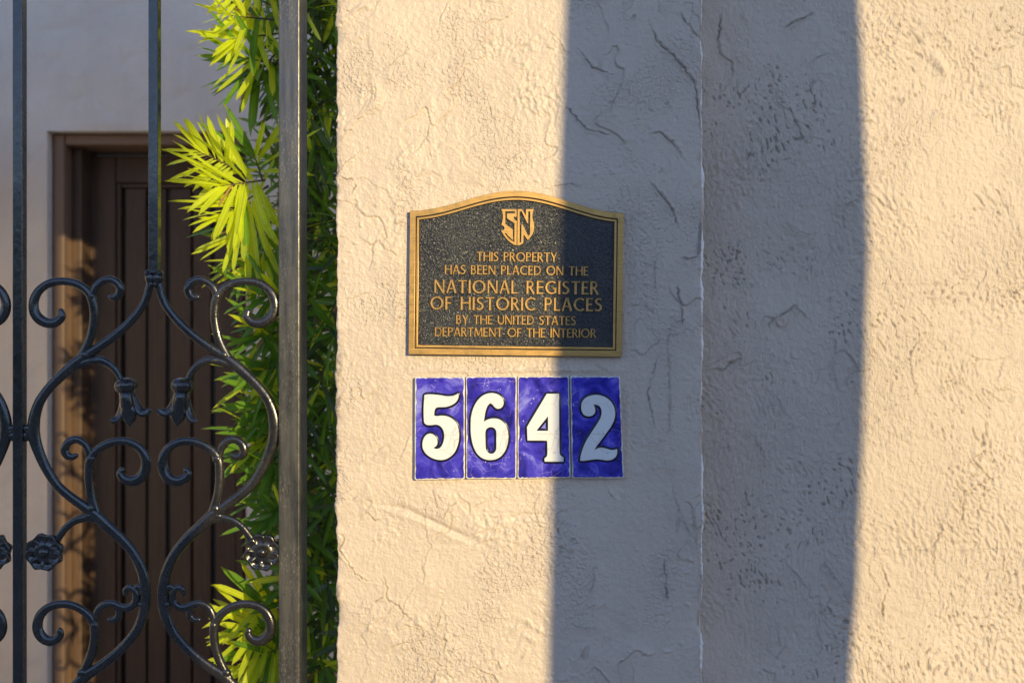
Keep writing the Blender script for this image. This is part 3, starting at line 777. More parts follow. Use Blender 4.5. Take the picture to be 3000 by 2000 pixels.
def rosette(mx, my, dx):
    X = 2 * CX - 127 if mx else 127; Y = 2 * MIRY - 1618 if my else 1618
    c = np.array(gpt(X + dx, Y, 0, .006)[:3]); u = 1 / SG
    v, f = lathe([(-.005, 20 * u), (-.003, 40 * u), (.002, 42 * u), (.005, 30 * u)], c, (0, 1, .0001), 24)
    t = link('rosette', mesh('rosette', v, f, mat_iron.m, True), gate)
    for k in range(8):
        a = 2 * math.pi * (k + .35) / 8; ca, sa = math.cos(a), math.sin(a); nr_, na_ = 7, 9; v, f = [], []
        for i in range(nr_ + 1):
            for j in range(na_ + 1):
                s_ = i / nr_; q = j / na_ * 2 - 1
                rr = (16 + 41 * s_) * u; half = (5 + 17 * math.sin(min(1, s_ * 1.08) * math.pi * .62)) * u * (1 if s_ < .85 else (1 - ((s_ - .85) / .15) ** 2 * .45))
                rr -= q * q * 9 * u * s_
                rim = max(abs(q) ** 2.2, min(1, max(0, (s_ - .55) / .38)) ** 1.5) * min(1, s_ * 2.2)
                h = -.0030 - .0068 * rim + (.0050 if (abs(q) > .95 or s_ > .97) else 0)
                x_ = rr * ca - q * half * sa; z_ = rr * sa + q * half * ca
                v.append((c[0] + x_, c[1] + h, c[2] + z_))
        n0 = len(v); v += [(p[0] * .985 + c[0] * .015, c[1] + .004, p[2] * .985 + c[2] * .015) for p in v]; w_ = na_ + 1
        for i in range(nr_):
            for j in range(na_):
                a_ = i * w_ + j; f.append((a_, a_ + 1, a_ + 1 + w_, a_ + w_)); f.append((n0 + a_, n0 + a_ + w_, n0 + a_ + 1 + w_, n0 + a_ + 1))
        rim = [j for j in range(w_)] + [i * w_ + na_ for i in range(1, nr_ + 1)] + [nr_ * w_ + j for j in range(na_ - 1, -1, -1)] + [i * w_ for i in range(nr_ - 1, 0, -1)]
        for q0, q1 in zip(rim, rim[1:] + rim[:1]): f.append((q0, n0 + q0, n0 + q1, q1))
        link('petal', mesh('petal', v, f, mat_iron.m, True), t)
    v, f = lathe([(.003, 17 * u), (-.004, 17 * u), (-.0075, 14 * u), (-.0100, 9 * u), (-.0110, 3 * u)], c, (0, 1, .0001), 20)
    link('boss', mesh('boss', v, f, mat_iron.m, True), t)

for dx in (0, -PERIOD):
    for mx in (False, True):
        for my in (False, True):
            scroll_parts(mx, my, dx); tulip(mx, my, dx); rosette(mx, my, dx)

# ------------------------------------------------------------------ bronze plaque
U_ = 1 / S0
PROT = math.radians(-.62)
def plq_mat(px, py, y):
    """frame standing on the wall: local x right, local y up, local z towards the viewer"""
    p = P(px, py, 0)
    R = Matrix(((1, 0, 0, 0), (0, 0, -1, 0), (0, 1, 0, 0), (0, 0, 0, 1)))
    return Matrix.Translation((p.x, y, p.z)) @ R @ Matrix.Rotation(PROT, 4, 'Z')
PM = plq_mat(1509.5, 1041, 0)
plaque = empty('bronze_plaque'); plaque.matrix_basis = PM
tag(plaque, 'arched bronze register plaque with raised lettering on a black pebbled ground, above the number tiles', 'plaque')
def arch(d, n=48, W=311, Hh=418, R=61):
    w = W - d; pts = [(-w, d), (w, d)]
    for k in range(n + 1):
        x = w - 2 * w * k / n; pts.append((x, Hh - d + R * .5 * (1 + math.cos(math.pi * x / W))))
    return [(x * U_, y * U_) for x, y in pts]
def plq(name, loops, z, th, bev, mat, parent=plaque):
    return link(name, outline_mesh(name, loops, th, bev, mat), parent, PM @ Matrix.Translation((0, 0, z)))
plq('base_plate', [arch(.6)], .0005, .0070, .0006, mat_groove)
plq('outer_border', [arch(0), arch(17)[::-1]], .0040, .0068, .0005, mat_bronze)
plq('inner_border', [arch(20), arch(27)[::-1]], .0060, .0046, .0006, mat_bronze)
plq('field', [arch(28.5)], .0010, .0072, .0003, mat_field)

# letters: strokes (points, width at start, width at end) in cap heights, slightly waisted like incised roman sans
TK, TN = .152, .112
def arcp(cx, cy, rx, ry, a0, a1, n=14): return [(cx + rx * math.cos(math.radians(a0 + (a1 - a0) * i / n)), cy + ry * math.sin(math.radians(a0 + (a1 - a0) * i / n))) for i in range(n + 1)]
G = {
 'T': (.66, [([(.33, 0), (.33, .94)], TK), ([(0, .94), (.66, .94)], TN)]),
 'H': (.78, [([(.08, 0), (.08, 1)], TK), ([(.70, 0), (.70, 1)], TK), ([(.1, .53), (.68, .53)], TN)]),
 'I': (.16, [([(.08, 0), (.08, 1)], TK)]),
 'S': (.56, [([(.50, .87), (.42, .925), (.30, .945), (.16, .90), (.085, .77), (.12, .645), (.25, .55), (.38, .47), (.47, .36), (.46, .2), (.36, .085), (.22, .05), (.10, .08), (.03, .135)], (TN, TK))]),
 'P': (.58, [([(.08, 0), (.08, 1)], TK), ([(.1, .94), (.27, .94)] + arcp(.28, .72, .22, .22, 90, -90) + [(.1, .50)], TN)]),
 'R': (.64, [([(.08, 0), (.08, 1)], TK), ([(.1, .94), (.25, .94)] + arcp(.26, .73, .21, .21, 90, -90) + [(.1, .52)], TN), ([(.28, .50), (.58, 0)], TK)]),
 'O': (1.0, [(arcp(.50, .50, .42, .445, 0, 360, 32), (TK, TN))]),
 'E': (.52, [([(.08, 0), (.08, 1)], TK), ([(.1, .94), (.50, .94)], TN), ([(.1, .52), (.46, .52)], TN), ([(.1, .06), (.52, .06)], TN)]),
 'F': (.50, [([(.08, 0), (.08, 1)], TK), ([(.1, .94), (.49, .94)], TN), ([(.1, .51), (.45, .51)], TN)]),
 'L': (.48, [([(.08, 0), (.08, 1)], TK), ([(.1, .06), (.48, .06)], TN)]),
 'Y': (.70, [([(.35, 0), (.35, .47)], TK), ([(.35, .42), (.07, 1)], TK), ([(.35, .42), (.63, 1)], TN)]),
 'A': (.76, [([(.06, 0), (.36, 1)], TN), ([(.40, 1), (.70, 0)], TK), ([(.17, .34), (.59, .34)], TN * .9)]),
 'B': (.60, [([(.08, 0), (.08, 1)], TK), ([(.1, .94), (.24, .94)] + arcp(.25, .74, .18, .20, 90, -90) + [(.1, .54)], TN), ([(.1, .535), (.26, .535)] + arcp(.27, .30, .23, .24, 90, -90) + [(.1, .06)], TN)]),
 'N': (.80, [([(.08, 0), (.08, 1)], TN), ([(.72, 0), (.72, 1)], TN), ([(.10, .98), (.70, .02)], TK)]),
 'C': (.82, [(arcp(.50, .50, .42, .445, 48, 312, 22), (TN, TK))]),
 'G': (.86, [(arcp(.50, .50, .42, .445, 48, 318, 22), (TN, TK)), ([(.78, .08), (.78, .46)], TK), ([(.58, .44), (.79, .44)], TN)]),
 'D': (.78, [([(.08, 0), (.08, 1)], TK), ([(.1, .94), (.27, .94)] + arcp(.28, .50, .42, .44, 90, -90, 18) + [(.1, .06)], TN)]),
 'U': (.74, [([(.08, 1), (.08, .36)] + arcp(.37, .35, .29, .30, 180, 360) + [(.66, .36), (.66, 1)], TK * .92)]),
 'M': (.94, [([(.06, 0), (.14, 1)], TN), ([(.16, .98), (.47, .12)], TK), ([(.47, .12), (.78, .98)], TN), ([(.80, 1), (.88, 0)], TK)]),
}
def glyph_mesh(ch, h, z0, z1):
    key = ch; _, strokes = G[ch]; v, f = [], []
    for si, (pts, w) in enumerate(strokes):
        A = np.array(pts, float)
        if len(A) == 2: A = np.array([A[0] + (A[1] - A[0]) * t for t in (0, .25, .5, .75, 1)])
        closed = np.allclose(A[0], A[-1]) and len(A) > 8
        if closed: T = np.roll(A[:-1], -1, 0) - np.roll(A[:-1], 1, 0); A = A[:-1]
        else: T = np.gradient(A, axis=0)
        T /= np.linalg.norm(T, axis=1)[:, None]; N = np.stack([T[:, 1], -T[:, 0]], 1); n = len(A)
        top = z1 - si * .00012; rings = []
        for i in range(n):
            if isinstance(w, tuple):
                ww = TN + (TK - TN) * abs(T[i, 1]) if True else w[0]
            else: ww = w
            if len(strokes[si][0]) == 2: ww *= 1 + .10 * (abs(i / (n - 1) * 2 - 1) ** 2 - .5)
            hw = ww / 2
            ring = []
            for (off, z) in ((-hw - .03, z0), (-hw, top - .0003), (-hw + .02, top), (hw - .02, top), (hw, top - .0003), (hw + .03, z0)):
                p = A[i] + N[i] * off; ring.append(len(v)); v.append((p[0] * h, p[1] * h, z))
            rings.append(ring)
        m = n if closed else n - 1
        for i in range(m):
            a, b = rings[i], rings[(i + 1) % n]
            for k in range(5): f.append((a[k], a[k + 1], b[k + 1], b[k]))
        if not closed: f.append(tuple(rings[0])); f.append(tuple(reversed(rings[-1])))
    return mesh('letter', v, f, mat_bronze)
inv = PM.inverted()
def local(px, py): q = inv @ P(px, py, 0); return q.x, q.y
lines = [('THIS PROPERTY', 1397, 1631, 766, 770, 26.5), ('HAS BEEN PLACED ON THE', 1304, 1722, 804, 808, 26.5),
         ('NATIONAL REGISTER', 1273, 1752, 858.5, 862.5, 38), ('OF HISTORIC PLACES', 1262, 1762, 907, 911.5, 38),
         ('BY THE UNITED STATES', 1337, 1686, 949, 953, 26), ('DEPARTMENT OF THE INTERIOR', 1275, 1745, 984.5, 989, 26)]
for text, xl, xr, yl, yr, cap in lines:
    (x0, y0), (x1, _y) = local(xl, yl), local(xr, yr); h = cap * U_
    widths = [G[c][0] * h if c != ' ' else .40 * h for c in text]
    gap = ((x1 - x0) - sum(widths)) / (len(text) - 1)
    sx = 1.0
    if gap < .02 * h: sx = ((x1 - x0) - .08 * h * (len(text) - 1)) / sum(widths); gap = .08 * h
    if gap > .20 * h: sx = ((x1 - x0) - .14 * h * (len(text) - 1)) / sum(widths); gap = .14 * h
    cache = {}; x = x0
    for c, w in zip(text, widths):
        if c != ' ':
            if c not in cache: cache[c] = glyph_mesh(c, h, .0078, .0106)
            link('letter', cache[c], plaque, PM @ Matrix.Translation((x, y0, 0)) @ Matrix.Diagonal((sx, 1, 1, 1)))
        x += w * sx + gap
# shield emblem, traced in a 9.8x enlargement
def E(*p): return [local(1400 + q[0] / 9.8, 600 + q[1] / 9.8) for q in p]
def ES(pts): return [local(1400 + q[0] / 9.8, 600 + q[1] / 9.8) for q in smooth_loop(pts, 4)]
left_outer = ES([(670, 150, 1), (1108, 150, 1), (1112, 360, 1), (1085, 385), (1060, 365), (1035, 380), (1030, 415), (1055, 450), (1085, 470), (1116, 480, 1), (1112, 1192, 1), (1010, 1150), (880, 1060), (770, 930), (700, 820), (668, 745, 1), (720, 750), (762, 715), (758, 660), (720, 620), (675, 600, 1), (705, 490), (718, 380), (710, 270)])
left_h1 = E((785, 215), (1062, 215), (1062, 268), (835, 268), (835, 410), (1050, 560), (1046, 1095), (1008, 1075), (1000, 725), (785, 575))
left_h2 = ES([(765, 830, 1), (815, 835, 1), (860, 900), (930, 970), (1004, 1030, 1), (1004, 1062, 1), (920, 1010), (840, 930)])
right_outer = ES([(1140, 150, 1), (1270, 150, 1), (1372, 345, 1), (1378, 150, 1), (1600, 150, 1), (1570, 260), (1560, 380), (1585, 500), (1612, 640), (1600, 760), (1550, 880), (1490, 970), (1430, 1040, 1), (1310, 860, 1), (1302, 1120, 1), (1220, 1165), (1130, 1195, 1)])
right_h1 = E((1196, 215), (1255, 215), (1415, 555), (1440, 555), (1445, 215), (1500, 215), (1490, 870), (1445, 920), (1275, 575), (1250, 580), (1240, 1090), (1196, 1105))
em = plq('shield_emblem', [left_outer, left_h1, left_h2], .0075, .0032, .00012, mat_bronze)
link('shield_emblem', outline_mesh('shield_emblem', [right_outer, right_h1], .0032, .00012, mat_bronze), plaque, PM @ Matrix.Translation((0, 0, .0075)))

# ------------------------------------------------------------------ number tiles
digits = {
 '5': ([(228, 335, 1), (265, 328), (330, 330), (400, 338), (450, 347), (500, 346), (540, 336), (575, 318, 1), (578, 350), (565, 388), (540, 418), (500, 442), (450, 457), (400, 460), (355, 464), (333, 492), (328, 545, 1), (360, 550), (400, 545), (460, 552), (520, 582), (560, 632), (580, 700), (582, 780), (565, 860), (530, 930), (470, 980), (410, 998), (350, 993), (290, 970), (240, 930), (212, 880), (208, 825), (222, 775), (250, 740), (290, 728), (330, 745), (357, 785), (362, 825), (347, 858), (320, 872, 1), (345, 884), (378, 878), (405, 852), (425, 800), (430, 740), (418, 690), (390, 654), (350, 638), (300, 643), (260, 642), (235, 628), (223, 600), (220, 470)], []),
 '6': ([(700, 650), (704, 560), (727, 470), (770, 392), (830, 337), (900, 315), (962, 322), (1010, 350), (1036, 395), (1033, 440), (1010, 468), (975, 476), (946, 460), (925, 435), (900, 418, 1), (872, 450), (850, 515), (836, 608, 1), (870, 586), (930, 573), (990, 582), (1040, 617), (1072, 672), (1086, 742), (1080, 822), (1055, 900), (1010, 960), (950, 992), (880, 998), (812, 975), (757, 920), (722, 840), (703, 740)], [[(852, 710), (866, 680), (892, 665), (924, 665), (950, 682), (962, 715), (962, 800), (962, 870), (954, 905), (930, 930), (896, 930), (868, 910), (855, 875), (852, 790)]]),
 '4': ([(1478, 322, 1), (1603, 322, 1), (1608, 925, 1), (1618, 950), (1650, 972, 1), (1650, 1015, 1), (1455, 1015, 1), (1454, 982, 1), (1478, 960), (1484, 930, 1), (1482, 800, 1), (1280, 800, 1), (1275, 660, 1)], [[(1372, 700, 1), (1490, 552, 1), (1490, 700, 1)]]),
 '2': ([(1830, 450), (1838, 408), (1872, 365), (1930, 340), (2000, 335), (2072, 355), (2130, 400), (2165, 460), (2176, 525), (2165, 592), (2130, 662), (2080, 732), (2030, 800), (1990, 852), (1964, 897, 1), (1992, 880), (2032, 871), (2082, 880), (2130, 895), (2168, 894), (2195, 885, 1), (2198, 922), (2185, 962), (2150, 990), (2100, 1003), (2050, 996), (1985, 990), (1920, 998), (1860, 1006), (1818, 1005, 1), (1825, 950), (1846, 880), (1882, 800), (1932, 720), (1985, 640), (2020, 580), (2038, 522), (2030, 470), (2000, 440), (1955, 430, 1), (1970, 468), (1972, 508), (1950, 540), (1910, 552), (1862, 541), (1834, 500)], []),
}
tiles = [('5', [(1217, 1103), (1362.5, 1102.5), (1363, 1401), (1216, 1404)], 'leftmost cobalt blue ceramic tile with a raised white number 5'),
         ('6', [(1365.5, 1102), (1514, 1101), (1513, 1400), (1366, 1400)], 'cobalt blue ceramic tile with a raised white number 6'),
         ('4', [(1516.5, 1101), (1666, 1100), (1671, 1397), (1515.5, 1400)], 'cobalt blue ceramic tile with a raised white number 4, crossed by the shadow edge'),
         ('2', [(1669.5, 1101), (1815, 1101), (1826, 1398), (1674.5, 1398)], 'rightmost cobalt blue ceramic tile in shade with a raised white number 2')]
for k, (ch, quad, lab) in enumerate(tiles):
    c = P(sum(q[0] for q in quad) / 4, sum(q[1] for q in quad) / 4, 0)
    R = Matrix.Translation((c.x, 0, c.z)) @ Matrix(((1, 0, 0, 0), (0, 0, -1, 0), (0, 1, 0, 0), (0, 0, 0, 1)))
    t = empty('number_tile'); t.matrix_basis = R; tag(t, lab, 'tile', 'house number tiles')
    Ri = R.inverted()
    def L(px, py): q = Ri @ P(px, py, 0); return (q.x, q.y)
    rs = random.Random(k)
    def rounded(inset, jag):
        pts = []; cc = np.mean([L(*q) for q in quad], 0)
        Q = [np.array(L(*q)) for q in (quad[3], quad[2], quad[1], quad[0])]
        Q = [q + np.sign(cc - q) * inset for q in Q]
        for i in range(4):
            a, b = Q[i], Q[(i + 1) % 4]; d = b - a; ln = np.linalg.norm(d); d /= ln; rad = .003
            prev = Q[i - 1] - a; prev /= np.linalg.norm(prev)
            pts += [a + prev * rad, a + (prev + d) * rad * .3, a + d * rad]
            m = 22
            for j in range(1, m):
                nrm = np.array([-d[1], d[0]]); pts.append(a + d * (rad + (ln - 2 * rad) * j / m) + nrm * rs.uniform(0, 1) ** 3 * jag)
        return [tuple(p) for p in pts]
    th = .0090 + .0006 * (k % 2)
    link('tile_body', outline_mesh('tile_body', [rounded(0, .0002)], th, .0008, mat_bisque), t, R @ Matrix.Translation((0, 0, .0)))
    link('glaze', outline_mesh('glaze', [rounded(.0015, .0016)], .0016, .0007, mat_glaze[k], 3), t, R @ Matrix.Translation((0, 0, th - .0008)))
    outer, holes = digits[ch]
    def conv(lp): return [L(1180 + q[0] / 3.5104, 1060 + q[1] / 3.5104) for q in smooth_loop(lp, 4)]
    def area(lp): return .5 * sum(a[0] * b[1] - b[0] * a[1] for a, b in zip(lp, lp[1:] + lp[:1]))
    def grow(lp, d):
        A = np.array(lp); T = np.roll(A, -2, 0) - np.roll(A, 2, 0); T /= np.linalg.norm(T, axis=1)[:, None] + 1e-12
        s = 1 if area(lp) > 0 else -1
        return [tuple(p) for p in A + np.stack([T[:, 1], -T[:, 0]], 1) * s * d]
    lo = [conv(outer)] + [conv(h) for h in holes]
    # fine dark glaze bead round the figure: a smooth rim swept along each outline
    bead_v, bead_f = [], []
    for lp in lo:
        s = 1 if area(lp) > 0 else -1; outw = s if lp is lo[0] else -s
        A = np.array(lp); n = len(A); T = np.roll(A, -1, 0) - np.roll(A, 1, 0); T /= np.linalg.norm(T, axis=1)[:, None] + 1e-12
        N = np.stack([T[:, 1], -T[:, 0]], 1) * outw; o = len(bead_v); prof_ = [(-.0008, .0), (-.0006, .0012), (.0004, .0017), (.0018, .0015), (.0030, .0006), (.0034, .0)]
        if lp is not lo[0]: N = N * 1.0
        for i in range(n):
            for (off, z) in prof_: p = A[i] + N[i] * off; bead_v.append((p[0], p[1], z))
        mprof = len(prof_)
        for i in range(n):
            for q in range(mprof - 1):
                a, b = o + i * mprof + q, o + ((i + 1) % n) * mprof + q; bead_f.append((a, a + 1, b + 1, b))
    link('numeral_outline', mesh('numeral_outline', bead_v, bead_f, mat_dkglaze, True), t, R @ Matrix.Translation((0, 0, th + .0005)))
    nm = link('numeral', outline_mesh('numeral', lo, .0030, .0007, mat_white, 3), t, R @ Matrix.Translation((0, 0, th + .0002)))

# ------------------------------------------------------------------ shrub behind the gate
rnd = random.Random(11)
def leaf_geo(curv, fold, n=7):
    v, f, uv = [], [], []
    for i in range(n + 1):
        t = i / n; w = .5 * min(1, .35 + t * 3.2) * (1 - max(0, (t - .60) / .40) ** 3.2) + .01
        if t < .06: w = .12
        z = -curv * t * t
        v += [(t, -w, z + fold * w * .11), (t, 0, z), (t, w, z + fold * w * .11)]; uv += [(0, t), (.5, t), (1, t)]
    for i in range(n):
        a = i * 3; f += [(a, a + 3, a + 4, a + 1), (a + 1, a + 4, a + 5, a + 2)]
    return np.array(v), f, uv
variants = [leaf_geo(c, fo) for c, fo in ((.03, .25), (.12, .3), (.26, .25), (-.06, .35))]
leaf_meshes = {}
def leaf_mesh(vi, mi):
    if (vi, mi) not in leaf_meshes:
        v, f, uv = variants[vi]; vv = v * np.array([1, .118, 1]); me = mesh('leaf', vv, f, mat_leaves[mi], True)
        ul = me.uv_layers.new(name='UVMap')
        for lp in me.loops: ul.data[lp.index].uv = uv[lp.vertex_index]
        leaf_meshes[(vi, mi)] = me
    return leaf_meshes[(vi, mi)]
shrub = empty('podocarpus_shrub', tuple(P(870, 1000, .42).xy) + (0,)); tag(shrub, 'tall shrub with long narrow green leaves behind the gate post, its left shoots coloured a sunlit yellow', 'shrub')
leaves = []; twigs = []
def shoot(base, tip, n, ln, young_lit, spread=1.0):
    """base, tip world points"""
    ax = (tip - base); L_ = ax.length; ax = ax.normalized()
    side = ax.cross(Vector((0, 0, 1)));
    if side.length < .2: side = ax.cross(Vector((0, 1, 0)))
    side.normalize(); up = side.cross(ax)
    sag = .12 * L_
    def at(t): return base + (tip - base) * t + Vector((0, 0, -sag * t * t + 0))
    twigs.append([tuple(at(t)) + (.0016 * (1.5 - t),) for t in (0, .25, .5, .75, 1)])
    for i in range(n):
        t = .12 + .88 * (i + rnd.random() * .8) / n; a = i * 2.4 + rnd.uniform(-.3, .3)
        op = math.radians(rnd.uniform(48, 78) * (1 - .55 * t) + 12) * spread
        d = ax * math.cos(op) + (side * math.cos(a) + up * math.sin(a)) * math.sin(op)
        d.z -= rnd.uniform(.0, .30) * (1.2 - young_lit); d.normalize()
        l = ln * rnd.uniform(.85, 1.45) * (1 if t < .85 else .75)
        nrm = Vector((rnd.uniform(-.5, .5), rnd.uniform(-.9, -.1), 1)) if rnd.random() < .7 else Vector((rnd.uniform(-1, 1), -1, rnd.uniform(-.5, 1)))
        yv = nrm.cross(d).normalized(); zv = d.cross(yv)
        wd = rnd.uniform(.8, 1.15) * min(1.15, .085 / l)
        vi = rnd.choice((0, 1, 1, 2, 3)) if young_lit > .5 else rnd.choice((0, 1, 2, 2))
        q = rnd.random(); mi = 0 if q < young_lit * .9 else (1 if q < young_lit * .5 + .55 else 2)
        if rnd.random() < .03: mi = 3; l *= .6
        Mx = Matrix(((d.x * l, yv.x * l * wd, zv.x * l, 0), (d.y * l, yv.y * l * wd, zv.y * l, 0), (d.z * l, yv.z * l * wd, zv.z * l, 0), (0, 0, 0, 1)))
        Mx.translation = at(t); leaves.append((Mx, vi, mi, (at(t) + d * l * .5)))
def sp(b, t, n, ln, young_lit, spread=1.): shoot(P(b[0], b[1], b[2] + .06), P(t[0], t[1], t[2] + .06), n, ln, young_lit, spread)
def fan(b, t, n, ln, young_lit, flat=.45):
    n = int(n * 1.3)
    """an open spray: leaves to both sides of the shoot, more or less in one plane"""
    base, tip = P(b[0], b[1], b[2] + .06), P(t[0], t[1], t[2] + .06); ax = tip - base; L_ = ax.length; ax.normalize()
    view = Vector((0, -1, 0)); per = ax.cross(view).normalized(); out = per.cross(ax)
    twigs.append([tuple(base.lerp(tip, q)) + (.0015 * (1.4 - q),) for q in (0, .3, .6, 1)])
    for i in range(n):
        q = i / (n - 1); sg = 1 if i % 2 else -1; p = base.lerp(tip, .2 + .8 * q)
        op = math.radians(72 - 56 * q + rnd.uniform(-9, 9)); k = rnd.uniform(-1, 1) * flat
        d = ax * math.cos(op) + (per * sg * math.cos(k * 1.4) + out * math.sin(k * 1.4)) * math.sin(op); d.z -= rnd.uniform(0, .12); d.normalize()
        l = ln * rnd.uniform(.82, 1.3) * (.8 + .5 * math.sin(math.pi * min(1, q + .15)))
        nrm = Vector((rnd.uniform(-.4, .4), -rnd.uniform(.4, 1), rnd.uniform(.3, 1))); yv = nrm.cross(d).normalized(); zv = d.cross(yv)
        wd = rnd.uniform(.85, 1.15) * min(1.1, .095 / l); r_ = rnd.random(); mi = 0 if r_ < young_lit else 1
        if rnd.random() < .03: mi = 3; l *= .6
        Mx = Matrix(((d.x * l, yv.x * l * wd, zv.x * l, 0), (d.y * l, yv.y * l * wd, zv.y * l, 0), (d.z * l, yv.z * l * wd, zv.z * l, 0), (0, 0, 0, 1)))
        Mx.translation = p; leaves.append((Mx, rnd.choice((0, 0, 1, 3)), mi, p + d * l * .5 - Vector((0, .05, 0))))
# sprays that stand out: young leaves, sunlit yellow put into their colour
fan((715, 505, .30), (578, 442, .22), 17, .072, 1., .3)
fan((775, 528, .30), (645, 545, .22), 16, .094, 1., .4)
fan((785, 545, .32), (665, 625, .24), 17, .090, .95, .5)
fan((790, 600, .32), (680, 700, .26), 14, .084, .9, .5)
fan((768, 525, .34), (742, 445, .30), 9, .098, .6, .6)
fan((800, 620, .34), (760, 770, .30), 10, .092, .15, .8)
fan((800, 690, .36), (720, 790, .30), 10, .090, .5, .8)
fan((810, 60, .32), (665, 45, .24), 14, .074, .9, .5)
fan((810, 100, .32), (670, 115, .24), 13, .076, .9, .5)
fan((820, 190, .32), (690, 165, .26), 11, .080, .8, .5)
fan((815, 150, .34), (735, 235, .30), 11, .092, .1, .9)
fan((830, 170, .36), (715, 225, .30), 9, .094, .05, .9)
fan((820, -40, .32), (670, -30, .24), 13, .076, .9, .5)
for (bx_, by_, tx_, ty_, yg) in ((860, 860, 760, 870, .2), (860, 960, 755, 990, .15), (860, 1060, 750, 1090, .3), (860, 1180, 760, 1200, .15), (860, 1270, 750, 1275, .35), (860, 1340, 765, 1370, .15),
                                 (870, 1500, 810, 1500, .2), (850, 1770, 735, 1760, .8), (850, 1820, 715, 1850, .85), (860, 1880, 740, 1930, .6), (870, 1950, 780, 2040, .2), (880, 1650, 850, 1700, .1)):
    fan((bx_, by_, .34), (tx_, ty_, .29), 15, .086, yg, .9)
    fan((bx_ + 20, by_ + 50, .38), (tx_ + 25, ty_ + 80, .32), 12, .088, yg * .4, 1.)
# the body of the shrub
for k in range(160):
    py = -260 + 2560 * (k + rnd.random()) / 160; Y = rnd.uniform(.36, .62)
    lim = 800 if py < 780 else (820 if py < 1420 else (870 if py < 1700 else 820))
    bx = rnd.uniform(lim, 1010); tx = bx + rnd.uniform(-90, 60); ty = py + rnd.uniform(-40, 110)
    sp((bx + 20, py, Y + .06), (tx, ty, Y - .05), rnd.randint(13, 18), rnd.uniform(.072, .092), rnd.choice((0, .1, .15, .3)), 1.1)
stem_v, stem_f = [], []
def addtube(path, nseg=6):
    v, f = tube_vf(path, 1., nseg); o = len(stem_v); stem_v.extend(v); stem_f.extend([tuple(i + o for i in q) for q in f])
for (px, Y, w) in ((880, .55, .008), (862, .60, .009), (845, .62, .007)):
    pts = []
    for i in range(12):
        z = 2.9 * i / 11; b = P(px, 0, Y); pts.append((b.x + .02 * math.sin(i * 1.3 + px), Y + .02 * math.cos(i * 1.7 + px), z, w * (1.2 - .06 * i)))
    v, f = tube_vf(catmull(pts, seg=3), 1., 8); link('stem', mesh('stem', v, f, mat_stem, True), shrub)
for tw in twigs: addtube(tw, 5)
link('twigs', mesh('twigs', stem_v, stem_f, mat_stem, True), shrub)['kind'] = 'stuff'
def visible_score(l):
    c = l[3]; px = 1500 + c.x * F / (DIST + c.y); py = 1000 - (c.z - CAM_H) * F / (DIST + c.y)
    if not (440 < px < 1000 and -20 < py < 2020): return 9
    if 815 < px < 908: return 5 + c.y
    return c.y
leaves.sort(key=visible_score)
for Mx, vi, mi, _ in leaves[:300]: link('leaf', leaf_mesh(vi, mi), shrub, Mx)
V, Fc, MI, UV = [], [], [], []; off = 0
for Mx, vi, mi, _ in leaves[300:]:
    v, f, uv = variants[vi]; vv = (v * np.array([1, .118, 1])) @ np.array(Mx.to_3x3()).T + np.array(Mx.translation)
    V.append(vv); Fc += [tuple(i + off for i in q) for q in f]; MI += [mi] * len(f); UV += [uv[i] for q in f for i in q]; off += len(vv)
me = mesh('foliage', np.concatenate(V), Fc, mat_leaves, True, MI); ul = me.uv_layers.new(name='UVMap')
ul.data.foreach_set('uv', np.array(UV, dtype=np.float32).ravel())
link('foliage', me, shrub)['kind'] = 'stuff'

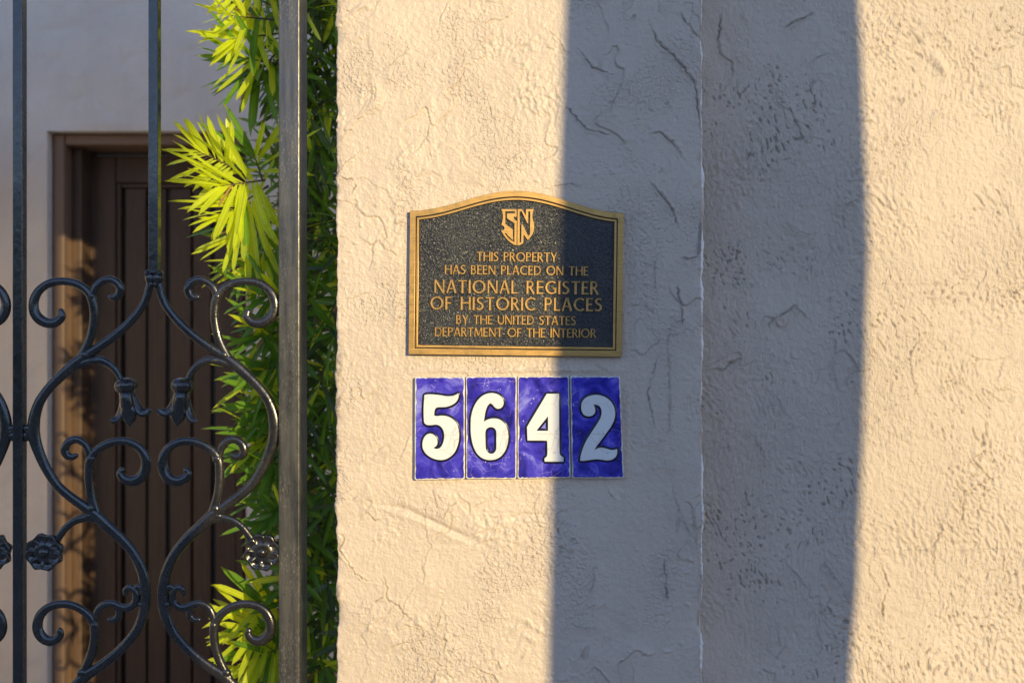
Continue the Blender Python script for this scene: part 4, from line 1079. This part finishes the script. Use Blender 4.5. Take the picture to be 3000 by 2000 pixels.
# ------------------------------------------------------------------ palms behind the photographer, whose trunks throw the two broad shadows
tanaz = math.tan(SUN_AZ); rise = math.tan(SUN_EL) / math.cos(SUN_AZ)
def palm(name, label, Yc, edges):
    """edges: function z_on_wall -> (left, right) shadow limits on the plane Y = 0"""
    n = 28; v, f = [], []; m = 40; top = 7.5
    zz = list(np.linspace(0, 1.0, 4)) + list(np.linspace(1.05, 3.2, 40)) + list(np.linspace(3.4, top, 8))
    cen = []
    for z in zz:
        zw_ = z - rise * (-Yc); l, r_ = edges(zw_); cx = (l + r_) / 2 + tanaz * (-Yc); rad = (r_ - l) / 2 * math.cos(SUN_AZ)
        cen.append(cx)
        for k in range(n):
            a = 2 * math.pi * k / n; v.append((cx + rad * math.cos(a), Yc + rad * math.sin(a), z))
    for i in range(len(zz) - 1):
        for k in range(n):
            a, b = i * n + k, i * n + (k + 1) % n; f.append((a, b, b + n, a + n))
    f.append(tuple(range((len(zz) - 1) * n, len(zz) * n)))
    t = empty(name, (cen[0], Yc, 0)); tag(t, label, 'palm tree'); link('trunk', mesh('trunk', v, f, mat_palm, True), t)
    for k in range(14):
        a = 2 * math.pi * k / 14 + .2; v, f = [], []
        for i in range(9):
            s = i / 8; r_ = 2.1 * s; h = top + .1 + 1.0 * s - 2.2 * s * s; w = .28 * math.sin(math.pi * min(.97, s * .9 + .08))
            c, sn = math.cos(a), math.sin(a)
            v += [(cen[-1] + r_ * c - w * sn, Yc + r_ * sn + w * c, h - .12), (cen[-1] + r_ * c, Yc + r_ * sn, h), (cen[-1] + r_ * c + w * sn, Yc + r_ * sn - w * c, h - .12)]
        for i in range(8): b = i * 3; f += [(b, b + 3, b + 4, b + 1), (b + 1, b + 4, b + 5, b + 2)]
        link('frond', mesh('frond', v, f, mat_frond, True), t)
def eL(z, pts):
    py = 1000 - (z - CAM_H) * S0; return float(np.interp(py, [p[0] for p in pts], [p[1] for p in pts]))
EL = [(-400, 1668), (0, 1652), (560, 1632), (1100, 1616), (2000, 1602), (2400, 1596)]
ER = [(-400, 2500), (0, 2518), (350, 2532), (760, 2546), (1100, 2536), (1500, 2524), (1750, 2515), (2000, 2494), (2400, 2470)]
def edges1(z):
    l = (eL(z, EL) - 1500) / S0
    # right limit is read on the set-back wall, then carried forward to the pillar plane along the sun
    zw_ = z - rise * STEP
    py = 1000 - (zw_ - CAM_H) * Sw
    r_ = (float(np.interp(py, [p[0] for p in ER], [p[1] for p in ER])) - 1500) / Sw + STEP * tanaz
    return l, r_
palm('palm_tree', 'thick palm tree beside the photographer that shades the middle of the pillar', -1.85, edges1)
palm('palm_tree', 'stout palm tree trunk behind the photographer, shading the left half of the gate', -4.0, lambda z: ((-190 - 1500) / S0, (592 - 1500) / SG + GOFF * tanaz))
